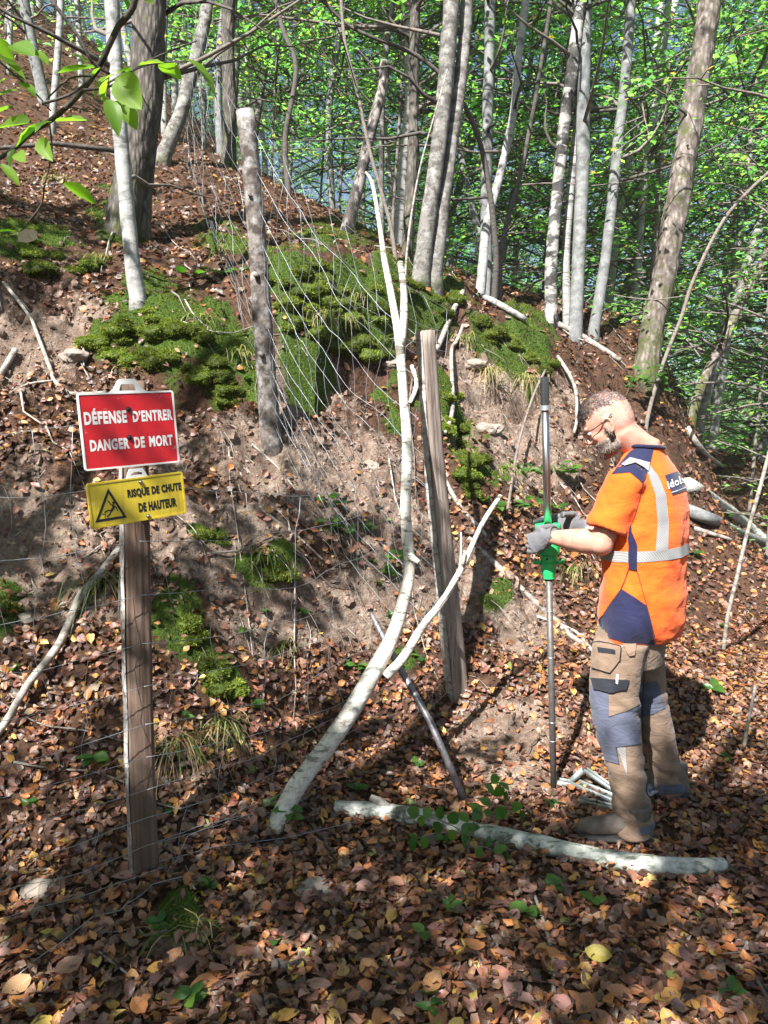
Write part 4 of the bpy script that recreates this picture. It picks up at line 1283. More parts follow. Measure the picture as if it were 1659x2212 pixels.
# ---------------------------------------------------------------- the two signs
def M_enamel(name, col, dirt):
    t = NT(name)
    v = t.coords('Object')
    f = t.noise(v, 10, 5, .6)
    c = t.ramp(f, [(.3, tuple(x * .82 for x in col)), (.7, tuple(min(1, x * 1.12) for x in col))])
    st = t.noise(t.coords('Object', (70, 70, 7)), 1.0, 4, .6)                 # rain streaks
    c = t.mix(t.ramp(st, [(.54, 0.0), (.75, .45)]), c, dirt)
    sp = t.noise(v, 130, 2, .5)                                              # splashes and chips
    c = t.mix(t.ramp(sp, [(.70, 0.0), (.74, .8)]), c, dirt)
    g = t.noise(t.coords('Object', (25, 25, 60)), 1.0, 3, .7)
    c = t.mix(t.ramp(g, [(.66, 0.0), (.72, .3)]), c, (.7, .66, .6))
    t.base(c, t.ramp(f, [(.3, .28), (.7, .5)]), 0, .5)
    t.norm(t.bump(f, .08, .01))
    return t.m


M['red'] = M_enamel('red_enamel', (.50, .012, .018), (.14, .02, .018))
M['yellow'] = M_enamel('yellow_enamel', (.62, .47, .035), (.22, .15, .04))
M['white'] = M_plain('white_plastic', (.72, .71, .68), .4, var=.08, nscale=20, bump=.05)
M['letter_white'] = M_plain('white_print', (.70, .69, .67), .45, var=.08, nscale=60, bump=0)
M['black'] = M_plain('black_print', (.012, .012, .012), .5, var=.2, nscale=40, bump=0)
M['screw'] = M_plain('zinc_screw', (.30, .29, .27), .4, metal=.9, var=.3, nscale=200, bump=.1)
M['dark_screw'] = M_plain('dark_screw', (.03, .03, .04), .45, metal=.6, var=.3, nscale=200, bump=.1)


def text_mesh(txt, box, bold=.02, depth=.0006):
    cu = bpy.data.curves.new('lettering', 'FONT')
    cu.body = txt; cu.size = 1.0; cu.offset = bold; cu.resolution_u = 3; cu.space_character = 1.12
    o = bpy.data.objects.new('lettering', cu); COL.objects.link(o)
    dg = bpy.context.evaluated_depsgraph_get()
    me = bpy.data.meshes.new_from_object(o.evaluated_get(dg))
    bpy.data.objects.remove(o)
    v = np.array([q.co[:] for q in me.vertices])
    lo = v.min(0); hi = v.max(0)
    x0, x1, y0, y1 = box
    faces = [list(p.vertices) for p in me.polygons]
    v[:, 0] = x0 + (v[:, 0] - lo[0]) / (hi[0] - lo[0]) * (x1 - x0)
    v[:, 1] = y0 + (v[:, 1] - lo[1]) / (hi[1] - lo[1]) * (y1 - y0)
    v[:, 2] = depth
    return v, faces


class Frame:
    def __init__(self, tl, tr, br, bl):
        L = (tl + bl) / 2; Rr = (tr + br) / 2
        self.X = (Rr - L).normalized()
        up = ((tl + tr) / 2 - (bl + br) / 2)
        self.w = (Rr - L).length; self.h = up.length
        self.Y = (up - self.X * up.dot(self.X)).normalized()
        self.N = self.X.cross(self.Y)
        self.o = (bl + br + tl + tr) / 4 - self.X * self.w / 2 - self.Y * self.h / 2
        self.mat = Matrix((self.X, self.Y, self.N)).transposed()

    def pt(self, x, y, z=0):          # metres from the lower left corner
        return self.o + self.X * x + self.Y * y + self.N * z


def put(fr, root, name, verts, faces, m, smooth=False):
    me = bpy.data.meshes.new(name)
    me.from_pydata([tuple(fr.pt(*v) - root.location) for v in verts], [], faces)
    me.materials.append(m); me.update()
    o = bpy.data.objects.new(name, me); COL.objects.link(o); o.parent = root
    return o


def slab(fr, root, name, poly, z0, z1, m, bevel=.0):
    n = len(poly)
    v = [(x, y, z0) for x, y in poly] + [(x, y, z1) for x, y in poly]
    f = [list(range(n))[::-1], list(range(n, 2 * n))] + [[i, (i + 1) % n, n + (i + 1) % n, n + i] for i in range(n)]
    return put(fr, root, name, v, f, m)


def ring(fr, root, name, outer, inner, z0, z1, m):
    n = len(outer)
    v = [(x, y, z1) for x, y in outer] + [(x, y, z1) for x, y in inner] + [(x, y, z0) for x, y in outer] + [(x, y, z0) for x, y in inner]
    f = []
    for i in range(n):
        j = (i + 1) % n
        f += [[i, j, n + j, n + i], [2 * n + j, 2 * n + i, 3 * n + i, 3 * n + j], [2 * n + i, 2 * n + j, j, i], [n + i, n + j, 3 * n + j, 3 * n + i]]
    return put(fr, root, name, v, f, m)


def rrect(x0, x1, y0, y1, r, n=4):
    out = []
    for cx, cy, a0 in ((x1 - r, y1 - r, 0), (x0 + r, y1 - r, 90), (x0 + r, y0 + r, 180), (x1 - r, y0 + r, 270)):
        for k in range(n + 1):
            a = R(a0 + 90 * k / n); out.append((cx + r * math.cos(a), cy + r * math.sin(a)))
    return out


def stroke(pts, w):
    """thick line as quads"""
    V = []; F = []
    for a, b in zip(pts[:-1], pts[1:]):
        a = np.array(a, float); b = np.array(b, float); d = b - a; L = np.linalg.norm(d); d = d / L
        n = np.array([-d[1], d[0]]) * w / 2
        a = a - d * w * .3; b = b + d * w * .3
        k = len(V)
        V += [tuple(a + n), tuple(a - n), tuple(b - n), tuple(b + n)]; F.append([k, k + 1, k + 2, k + 3])
    return V, F


def screw(fr, root, x, y, r, m, z=.004):
    b = MB(); b.lathe([(r * 1.5, z - .0005), (r * 1.5, z + .0012), (r, z + .0015), (r * .95, z + .003), (r * .6, z + .0045), (r * .15, z + .005)], fr.pt(x, y), fr.N, 14)
    b.obj('screw', m, root)
    b2 = MB(); b2.tube([fr.pt(x, y, z), fr.pt(x, y, -.09)], .003, 8)
    b2.obj('screw_shank', m, root)


def sign(name, label, corners, ys, face, rim):
    fr = Frame(*[W(u, v, y) for (u, v), y in zip(corners, ys)])
    root = thing(name, label, 'sign', fr.pt(fr.w / 2, fr.h / 2))
    w, h = fr.w, fr.h
    slab(fr, root, 'panel', rrect(0.004, w - .004, .004, h - .004, .006), -.004, .0015, face)
    ring(fr, root, 'rim', rrect(0, w, 0, h, .008), rrect(.0055, w - .0055, .0055, h - .0055, .004), -.005, .003, rim)
    return fr, root


fr, root = sign('warning_sign', 'red sign with white capital lettering fixed to the top of the wooden post', [(168, 848), (377, 845), (384, 997), (180, 1020)], (2.40, 2.60, 2.60, 2.40), M['red'], M['white'])
w, h = fr.w, fr.h
for txt, x0, x1, y0, y1 in [('DÉFENSE', .045, .475, .245, .41), ('D’ENTRER', .535, .968, .255, .405), ('DANGER', .075, .475, .605, .755), ('DE', .525, .637, .605, .755), ('MORT', .685, .945, .605, .755)]:
    if txt == 'DÉFENSE': y0 -= .045
    v, f = text_mesh(txt, (x0 * w, x1 * w, (1 - y1) * h, (1 - y0) * h), .045, .0022)
    put(fr, root, 'lettering', v, f, M['letter_white'])
cx = w * .515
ring(fr, root, 'hanger', [(cx - .062, h - .001), (cx - .045, h + .012), (cx - .030, h + .036), (cx - .022, h + .041), (cx + .022, h + .041), (cx + .030, h + .036), (cx + .045, h + .012), (cx + .062, h - .001)],
     [(cx - .028, h + .004), (cx - .026, h + .012), (cx - .022, h + .022), (cx - .018, h + .025), (cx + .018, h + .025), (cx + .022, h + .022), (cx + .026, h + .012), (cx + .028, h + .004)], -.003, .002, M['white'])
screw(fr, root, w * .498, h * .77, .0055, M['dark_screw'])
screw(fr, root, w * .478, h * .395, .0055, M['dark_screw'])

fr, root = sign('warning_sign', 'yellow sign with black fall warning triangle below the red sign', [(190, 1043), (396, 1020), (400, 1107), (193, 1146)], (2.39, 2.61, 2.61, 2.39), M['yellow'], M['yellow'])
w, h = fr.w, fr.h
TL, TR, BL_, BR_ = np.array((285, 1400.)), np.array((1455, 1275.)), np.array((315, 1970.)), np.array((1480, 1760.))


def s2m(x, y):
    """point of the enlarged sign picture to metres on the sign"""
    a = b = .5
    for _ in range(12):
        p = TL * (1 - a) * (1 - b) + TR * a * (1 - b) + BL_ * (1 - a) * b + BR_ * a * b
        a += (x - p[0]) / 1170; b += (y - p[1] + (x - p[0]) * .11) / 530
    return a * w, (1 - b) * h


for txt, x0, x1, y0, y1 in [('RISQUE DE CHUTE', .390, .970, .245, .465), ('DE HAUTEUR', .488, .900, .585, .80)]:
    v, f = text_mesh(txt, (x0 * w, x1 * w, (1 - y1) * h, (1 - y0) * h), .058, .0022)
    put(fr, root, 'lettering', v, f, M['black'])
tri = [np.array(s2m(530, 1460)), np.array(s2m(360, 1885)), np.array(s2m(730, 1825))]
cen = sum(tri) / 3
ring(fr, root, 'triangle', [tuple(p) for p in tri], [tuple(cen + (p - cen) * .76) for p in tri], .0016, .0022, M['black'])
V = []; F = []
for pts, wd in [([(520, 1615), (545, 1655), (572, 1672)], .0032), ([(575, 1668), (580, 1700), (552, 1738)], .0072), ([(588, 1680), (612, 1700), (622, 1735)], .0032),
                ([(556, 1736), (512, 1732), (470, 1758)], .0036), ([(552, 1738), (532, 1780), (500, 1812)], .0040), ([(440, 1780), (482, 1780)], .0022), ([(478, 1782), (474, 1825)], .0022)]:
    a, b = stroke([s2m(*p) for p in pts], wd)
    F += [[i + len(V) for i in q] for q in b]; V += [(x, y, .0020 + .00004 * i) for i, (x, y) in enumerate(a)]
hc = s2m(580, 1640)
k = len(V); V += [(hc[0] + .0042 * math.cos(R(30 * i)), hc[1] + .0042 * math.sin(R(30 * i)), .0025) for i in range(12)]; F.append(list(range(k, k + 12)))
put(fr, root, 'falling_figure', V, F, M['black'])
cx = w * .51
ring(fr, root, 'hanger', [(cx - .036, h - .001), (cx - .030, h + .014), (cx - .022, h + .028), (cx + .022, h + .028), (cx + .030, h + .014), (cx + .036, h - .001)],
     [(cx - .020, h + .008), (cx - .020, h + .013), (cx - .008, h + .018), (cx + .008, h + .018), (cx + .020, h + .013), (cx + .020, h + .008)], -.003, .002, M['white'])
screw(fr, root, w * .535, h * .885, .0045, M['screw'])
screw(fr, root, w * .575, h * .085, .0045, M['screw'])

# ---------------------------------------------------------------- poles, logs, dead branches
def pole(name, label, cat, pts, rads, mat, part='stem', n=12, group=None, rough=.08, seed=0, single=True):
    b = MB(); b.tube(pts, rads, n, rough=rough, seed=seed)
    o = b.obj(name, mat, origin=pts[0])
    return tag(o, label, cat, group)


def dense(P, k=4):
    P = [Vector(p) for p in P]; Q = []
    for i in range(len(P) - 1):
        a = P[max(i - 1, 0)]; b = P[i]; c = P[i + 1]; e = P[min(i + 2, len(P) - 1)]
        for s in np.arange(0, 1, 1 / k):
            Q.append(0.5 * ((2 * b) + (c - a) * s + (2 * a - 5 * b + 4 * c - e) * s * s + (3 * b - a - 3 * c + e) * s ** 3))
    Q.append(P[-1]); return Q


bp = [(588, 1797), (640, 1700), (715, 1600), (780, 1500), (812, 1440), (845, 1380), (868, 1310), (884, 1230), (876, 1100), (880, 980), (872, 860), (862, 740), (846, 640), (830, 560), (822, 500), (805, 400), (790, 372)]
bw = [50, 48, 46, 44, 43, 35, 32, 29, 26, 25, 23, 20, 17, 14, 11, 8, 5]
by = [hit(588, 1797).y + .02, 3.02, 3.12, 3.24, 3.32, 3.40, 3.48, 3.56, 3.66, 3.72, 3.78, 3.84, 3.90, 3.95, 3.98, 4.04, 4.06]
BP = [W(u, v, y) for (u, v), y in zip(bp, by)]
br_ = [w_ * .88 * px(y) / 2 for w_, y in zip(bw, by)]
root = thing('birch_pole', 'bent white birch pole leaning from the leaf litter up past the grey split post', 'birch pole', BP[0])
b = MB(); QP = dense(BP, 4); b.tube(QP, np.interp(np.linspace(0, len(BP) - 1, len(QP)), np.arange(len(BP)), br_), 16, rough=.07, seed=2)
b.obj('stem', M['birch_white'], root)
for pts, r0, r1, y0, y1 in [([(832, 1462), (872, 1420), (915, 1350), (955, 1300), (1000, 1222), (1040, 1135), (1082, 1070)], 13, 5, 3.3, 3.55), ([(866, 745), (872, 690), (872, 620), (864, 566)], 11, 7, 3.84, 3.9), ([(884, 1200), (905, 1215)], 10, 6, 3.55, 3.52), ([(1000, 1222), (1004, 1190)], 5, 3, 3.45, 3.45), ([(940, 1320), (990, 1240), (996, 1150)], 4, 2, 3.4, 3.5)]:
    b = MB(); P = [W(u, v, y0 + (y1 - y0) * i / (len(pts) - 1)) for i, (u, v) in enumerate(pts)]
    Qd = dense(P, 4) if len(P) > 2 else P
    b.tube(Qd, np.linspace(r0, r1, len(Qd)) * px(y0) * .9, 9, rough=.14, seed=3); b.obj('branch', M['birch_white'], root)

lg = [(722, 1744), (780, 1750), (850, 1757), (920, 1768), (1000, 1790), (1100, 1812), (1200, 1832), (1300, 1854), (1400, 1868), (1500, 1874), (1562, 1868)]
lw = [30, 38, 40, 38, 40, 44, 42, 42, 42, 40, 34]
LP = []; lr = []
for (u, v), w_ in zip(lg, lw):
    p = hit(u, v + w_ * .45); r = w_ * px(p.y) / 2
    p = W(u, v, p.y + r * .3); p.z = max(p.z, float(ground(p.x, p.y)) + r * .5); LP.append(p); lr.append(r)
root = thing('birch_log', 'mottled white birch log lying across the leaves at the worker’s feet', 'log', LP[0])
b = MB(); QP = dense(LP, 4); b.tube(QP, np.interp(np.linspace(0, len(LP) - 1, len(QP)), np.arange(len(LP)), lr), 18, rough=.08, seed=12)
b.obj('stem', M['birch_log'], root)
b = MB(); b.tube([W(845, 1752, LP[2].y), W(820, 1732, LP[2].y + .02), W(800, 1722, LP[2].y + .03)], [.022, .018, .012], 10, rough=.2); b.obj('branch_stub', M['deadwood'], root)

M['steel_dark'] = M_plain('dark_steel_bar', (.20, .19, .20), .5, metal=.55, var=.35, nscale=60, bump=.15)
bar = [W(800, 1322, 3.66), W(812, 1345, 3.64), W(850, 1418, 3.56), W(930, 1560, 3.36), W(1006, 1735, hit(1006, 1740).y)]
b = MB(); b.tube(bar, [.006, .015, .016, .016, .016], 12); tag(b.obj('steel_bar', M['steel_dark'], origin=bar[-1]), 'dark steel bar leaning from the fallen birch log against the birch pole', 'steel bar')

STK = [([(266, 1176), (215, 1240), (172, 1290), (150, 1345), (118, 1405), (60, 1480), (12, 1560), (-20, 1600)], 20, 15, 'deadwood', 'crooked grey dead branch leaning behind the left of the signpost', -.06),
       ([(1010, 1172), (1080, 1235), (1130, 1285), (1180, 1330), (1240, 1382), (1262, 1395)], 15, 11, 'deadwood', 'dark dead branch lying down the slope from the split post towards the driven rod', .01),
       ([(8, 610), (62, 680), (80, 720), (110, 800), (118, 822), (152, 850), (230, 848)], 7, 9, 'deadwood', 'bleached forked root hanging on the bank left of the red sign', -.03),
       ([(118, 822), (60, 830), (20, 850)], 6, 3, 'deadwood', 'thin bleached root running left from the forked root above the red sign', -.03),
       ([(0, 810), (34, 755)], 14, 12, 'deadwood', 'short grey stick at the left edge of the bank', -.02),
       ([(1000, 630), (975, 680), (948, 745), (935, 760)], 12, 9, 'deadwood', 'bare pale branch rising from the head of the split post', -.05),
       ([(1022, 640), (990, 730), (975, 760), (978, 880), (960, 935)], 7, 9, 'deadwood', 'crooked bare branch right of the head of the split post', -.05),
       ([(890, 792), (900, 830), (886, 870)], 11, 8, 'birch_white', 'short pale branch behind the birch pole left of the split post', -.05),
       ([(960, 1040), (990, 1090), (1040, 1150), (1060, 1180)], 11, 8, 'deadwood', 'grey stick lying on the bank behind the split post', .0),
       ([(560, 1095), (590, 1120), (650, 1165), (700, 1212)], 8, 4, 'deadwood', 'thin pale stick lying down the soil below the bark-covered post', -.01),
       ([(545, 960), (600, 1010), (640, 1060)], 5, 3, 'deadwood', 'thin twig stuck in the pale scree below the bark-covered post', -.02),
       ([(1486, 1062), (1560, 1105), (1620, 1150), (1690, 1210)], 27, 24, 'birch_log', 'pale fallen trunk lying on the slope right behind the worker’s back', .05),
       ([(1480, 1112), (1540, 1135), (1600, 1160), (1680, 1190)], 25, 22, 'grey', 'greyish fallen trunk below the pale one behind the worker', .04),
       ([(1500, 1150), (1560, 1168), (1580, 1174)], 10, 7, 'deadwood', 'short broken branch below the fallen trunks behind the worker', .03),
       ([(1205, 712), (1260, 740), (1340, 790)], 13, 11, 'deadwood', 'fallen pale trunk along the crest left of the big mossy tree', .05),
       ([(1048, 655), (1080, 672), (1135, 705)], 14, 12, 'pale', 'fallen white trunk on the crest behind the twin tree', .05),
       ([(1484, 930), (1520, 985), (1560, 1012)], 13, 10, 'deadwood', 'bare weathered root on the slope above the fallen trunks', .03),
       ([(1530, 958), (1600, 985), (1680, 1008)], 9, 8, 'pale', 'thin pale fallen trunk at the right edge of the clearing', .05),
       ([(1205, 770), (1240, 830), (1246, 900), (1240, 935)], 8, 6, 'deadwood', 'bare curved branch standing above the worker’s head', -.08),
       ([(1178, 800), (1150, 860), (1120, 960), (1100, 1080), (1096, 1100)], 6, 5, 'twig', 'thin bent stem left of the driven rod’s black grip', -.15),
       ([(1130, 1890), (1160, 1960), (1190, 2060), (1196, 2140), (1190, 2230)], 8, 9, 'deadwood', 'long grey stick in the leaves of the foreground centre', .015),
       ([(1600, 2060), (1630, 2120), (1670, 2190)], 8, 9, 'twig', 'brown stick in the leaves at the lower right edge', .015),
       ([(1160, 1340), (1220, 1360), (1270, 1385)], 6, 4, 'pale', 'thin pale stick by the worker’s knee-high bank', .02),
       ([(210, 2070), (262, 2108), (290, 2130)], 7, 5, 'deadwood', 'short pale stick in the sunlit leaves at lower left', .02),
       ([(590, 2100), (622, 2106), (655, 2098)], 26, 22, 'darktwig', 'chunk of dark rotten wood in the leaves at bottom centre', .02),
       ([(340, 1750), (420, 1770), (520, 1785)], 4, 3, 'twig', 'thin dark twig in the leaves right of the signpost', .02),
       ([(30, 1660), (120, 1672), (200, 1680), (280, 1708)], 6, 4, 'twig', 'thin crooked twig in the leaves left of the signpost', .02),
       ([(0, 1535), (90, 1585), (180, 1600), (262, 1622)], 5, 3, 'twig', 'long twig across the leaves behind the left wire mesh', .03),
       ([(1060, 1840), (1110, 1850), (1140, 1880)], 4, 3, 'twig', 'dark twig just below the fallen birch log', .02),
       ([(850, 2090), (880, 2080), (905, 2075)], 5, 3, 'darktwig', 'small black twig in the leaves below the log', .02),
       ([(1300, 1440), (1250, 1380), (1230, 1365)], 7, 6, 'deadwood', 'pale stick pointing at the worker’s thigh', .02)]
for k, (pts, w0, w1, mt, lb, off) in enumerate(STK):
    P = []
    for i, (u, v) in enumerate(pts):
        p = hit(min(max(u, -60), 1720), v)
        if off < 0: p = W(u, v, p.y + off)
        else: p = p + Vector((0, 0, off))
        P.append(p)
    ys_ = [p.y for p in P]
    if off < 0:                                  # keep the stick a plain line in depth
        yy = np.linspace(ys_[0], ys_[-1], len(P)); P = [W(u, v, min(a, b_)) for (u, v), a, b_ in zip(pts, yy, ys_)]
    Qd = dense(P, 4) if len(P) > 2 else [P[0], (P[0] + P[1]) / 2, P[1]]
    pole('fallen_log' if 'trunk' in lb else 'dead_branch', lb, 'fallen trunk' if 'trunk' in lb else 'dead branch', Qd, np.linspace(w0, w1, len(Qd)) * np.mean([px(p.y) for p in P]) / 2, M[mt], n=9, rough=.15, seed=30 + k)

# thin standing stems at right
for pts, w0, w1, lb in [([(1562, 1412), (1572, 1330), (1590, 1255), (1612, 1160), (1640, 1060), (1664, 970), (1690, 880)], 9, 8, 'thin pale stem rising at the right edge in front of the fallen trunks'), ([(1606, 1620), (1616, 1560), (1632, 1480)], 9, 6, 'short thin grey stem standing in the leaves right of the worker')]:
    p0 = hit(*pts[0]); P = [W(u, v, p0.y - .03 * i) for i, (u, v) in enumerate(pts)]
    pole('bare_stem', lb, 'sapling', dense(P, 3), np.linspace(w0, w1, (len(P) - 1) * 3 + 1) * px(p0.y) / 2, M['deadwood'], n=8, seed=9)

# random small twigs lying in the litter
for k in range(46):
    y = rng.uniform(2.0, 6); x = rng.uniform(-.5, .52) * y
    a = rng.uniform(0, 3.14); L = rng.uniform(.08, .30)
    P = [onground(x + math.cos(a) * L * s + rng.normal(0, .012), y + math.sin(a) * L * s + rng.normal(0, .012), .022) for s in np.linspace(-.5, .5, 5)]
    b = MB(); b.tube(P, np.linspace(.0035, .0015, 5), 5)
    tag(b.obj('twig', M[('twig', 'deadwood', 'darktwig')[k % 3]], origin=P[0]), 'thin broken twig lying among the fallen leaves', 'twig', 'small twigs lying in the leaf litter')

for k in range(44):
    y = rng.uniform(3.4, 9); x = rng.uniform(-.5, .42) * y
    if float(ground(x, y)) < .5: continue
    a = rng.normal(-.7, .6); L = rng.uniform(.25, .9)
    P = [onground(x + math.cos(a) * L * s + rng.normal(0, .02), y + math.sin(a) * L * s + rng.normal(0, .02), .03) for s in np.linspace(-.5, .5, 6)]
    b = MB(); b.tube(P, np.linspace(rng.uniform(.004, .008), .002, 6), 6, rough=.15)
    tag(b.obj('fallen_stick', M[('twig', 'deadwood', 'deadwood')[k % 3]], origin=P[0]), 'thin dead stick lying on the slope of the bank', 'stick', 'dead sticks lying on the slope')

# ---------------------------------------------------------------- green plants
M['plant'] = M_leaf('plant_leaf', 'random', .42, .4, tint=(1.3, 1.7, .5), spec=.45, tboost=1.5, ramp=[(0, (.035, .10, .020)), (.4, (.055, .14, .025)), (.75, (.08, .17, .03)), (1, (.12, .20, .035))])
M['stalk'] = M_plain('green_stalk', (.10, .10, .04), .6, var=.3, nscale=60, bump=0)


def plant_leaf_mesh(seed, wmax):
    rs = np.random.default_rng(seed); nv, nh = 7, 2; V = []; UV = []
    fo = rs.uniform(.1, .5); cu = rs.uniform(-.5, .0)
    for i in range(nv):
        s = i / (nv - 1)
        w = wmax * (math.sin(math.pi * min(1, s * .96 + .04)) ** .8) * (1.12 - .35 * s)
        for j in range(-nh, nh + 1):
            q = j / nh
            V.append((q * w, s, fo * abs(q) * w + cu * (s - .2) ** 2 + .02 * math.sin(s * 20) * abs(q))); UV.append((q * w, s))
    m = 2 * nh + 1
    b = MB(); b.add(V, [[i * m + j, i * m + j + 1, (i + 1) * m + j + 1, (i + 1) * m + j] for i in range(nv - 1) for j in range(m - 1)], uv=UV)
    return b.mesh('leaf', [M['plant']])


PLM = [plant_leaf_mesh(60 + k, w_) for k, w_ in enumerate((.30, .34, .28, .38))]


M['branch_leaf'] = M_leaf('sunlit_branch_leaf', 'random', .55, .4, tint=(1.25, 1.5, .45), spec=.4, tboost=1.6, ramp=[(0, (.10, .20, .03)), (.5, (.15, .27, .035)), (1, (.20, .32, .05))])  # brighter green than the plant leaves: sunlight put into the leaf colour
BLM = []
for _m in PLM:
    c_ = _m.copy(); c_.materials.clear(); c_.materials.append(M['branch_leaf']); BLM.append(c_)


def put_leaf(root, base, tip, nrm, mesh=None, wide=1.0):
    base = Vector(base); tip = Vector(tip); Y = tip - base; L = Y.length
    if L < 1e-4: return
    Y.normalize(); N = Vector(nrm); X = Y.cross(N)
    if X.length < 1e-3: X = Y.orthogonal()
    X.normalize(); N = X.cross(Y)
    o = bpy.data.objects.new('leaf', mesh or PLM[rng.integers(4)]); COL.objects.link(o); o.parent = root
    o.matrix_local = Matrix.Translation(base - root.location) @ (Matrix((X * L * wide, Y * L, N * L)).transposed().to_4x4())
    return o


def sprig(u, v, h, nl, L, label, spread=.10, n_st=1, lean=(0, 0), group='green seedlings and small plants', dz=0.0):
    p = hit(u, v); p.z += dz
    root = thing('seedling', label, 'plant', p, group)
    for s in range(n_st):
        az = rng.uniform(0, 6.28)
        e = Vector((lean[0] + math.cos(az) * spread * (n_st > 1), lean[1] + math.sin(az) * spread * .5 * (n_st > 1), h * rng.uniform(.7, 1.1)))
        P = [p, p + e * .5 + Vector((0, 0, h * .08)), p + e]
        b = MB(); b.tube(P, [.0022, .0018, .001], 5); b.obj('stalk', M['stalk'], root)
        m = max(2, nl // n_st)
        for k in range(m):
            f = .35 + .65 * (k + 1) / m
            q = P[0].lerp(P[1], f * 2) if f < .5 else P[1].lerp(P[2], f * 2 - 1)
            a = k * 2.4 + rng.uniform(-.4, .4)
            D = Vector((math.cos(a), math.sin(a), rng.uniform(-.15, .45))).normalized()
            l = L * rng.uniform(.7, 1.2)
            put_leaf(root, q, q + D * l, Vector((rng.normal(0, .3), -.45 + rng.normal(0, .3), 1)))
    return root


for a in [(625, 1785, .07, 6, .07, 'bright green five-leaf seedling at the foot of the birch pole'), (205, 1660, .05, 6, .075, 'dark green seedling in the leaves left of the signpost'),
          (905, 1440, .05, 5, .06, 'green seedling beside the steel bar below the split post'), (780, 1460, .06, 6, .055, 'small green seedling left of the crossing poles'), (960, 1830, .04, 5, .045, 'pale green seedling under the middle of the fallen log'),
          (1185, 1745, .03, 3, .05, 'tiny bright green seedling left of the worker’s boot'), (1140, 1985, .04, 3, .07, 'rounded green leaves growing in the foreground leaf litter'), (1205, 1930, .04, 5, .05, 'small light green plant in the leaves below the log at right'),
          (900, 1660, .04, 3, .05, 'single small green plant by the lower end of the steel bar'), (840, 1270, .10, 10, .055, 'green bramble plant left of the birch pole at mid bank'), (655, 1340, .06, 5, .06, 'green seedling on sunny soil in the middle of the bank'),
          (930, 2200, .04, 4, .06, 'green seedling at the bottom edge of the foreground'), (770, 1720, .04, 4, .05, 'pale curled seedling above the left end of the fallen log'), (1590, 1130, .05, 4, .09, 'light green plant by the fallen trunks at right'), (1540, 1500, .05, 4, .08, 'green plant in the shaded leaves right of the worker'),
          (1420, 1230, .05, 4, .05, 'tiny green plant left of the worker’s shirt'), (530, 830, .05, 4, .05, 'small green fern beside the bark-covered post'), (1500, 1205, .06, 4, .09, 'broad green leaves at the worker’s back on the slope'), (1280, 1960, .03, 3, .06, 'flat green leaf pair in the foreground at right')]:
    sprig(*a)
for k in range(26):
    u_, v_ = rng.uniform(20, 1640), rng.uniform(1150, 2190)
    if 1180 < u_ < 1520 and v_ < 1850: continue
    sprig(u_, v_, rng.uniform(.02, .06), int(rng.integers(3, 6)), rng.uniform(.035, .06), 'tiny green seedling coming up through the fallen leaves', group='tiny seedlings in the leaf litter')
# leafy creepers
for a in [(745, 1110, .10, 24, .070, 'low leafy creeper on the pale soil left of the birch pole', .20, 5), (790, 1180, .16, 36, .072, 'broad leafy creeper in front of the birch pole on the bank', .26, 7), (820, 1240, .12, 22, .07, 'leafy creeper low on the bank behind the birch pole', .2, 4),
          (1130, 1040, .12, 36, .085, 'green bramble spreading left of the chrome rod', .36, 7), (1230, 1040, .12, 26, .085, 'green bramble spreading right of the chrome rod', .30, 5), (1100, 1120, .12, 24, .085, 'light green bramble leaves low left of the driven rod', .2, 5),
          (1190, 1105, .06, 10, .08, 'bramble leaves right behind the green driver head', .14, 2), (445, 600, .05, 12, .10, 'long green leaves on the leafy ledge left of the bark-covered post', .25, 3), (1350, 870, .3, 40, .085, 'dark green leafy bush on the slope right above the worker’s head', .4, 7), (1440, 880, .3, 30, .085, 'dark green leafy bush under the leaning trunks right of the worker’s head', .35, 6)]:
    sprig(*a, group='leafy brambles and creepers on the bank')
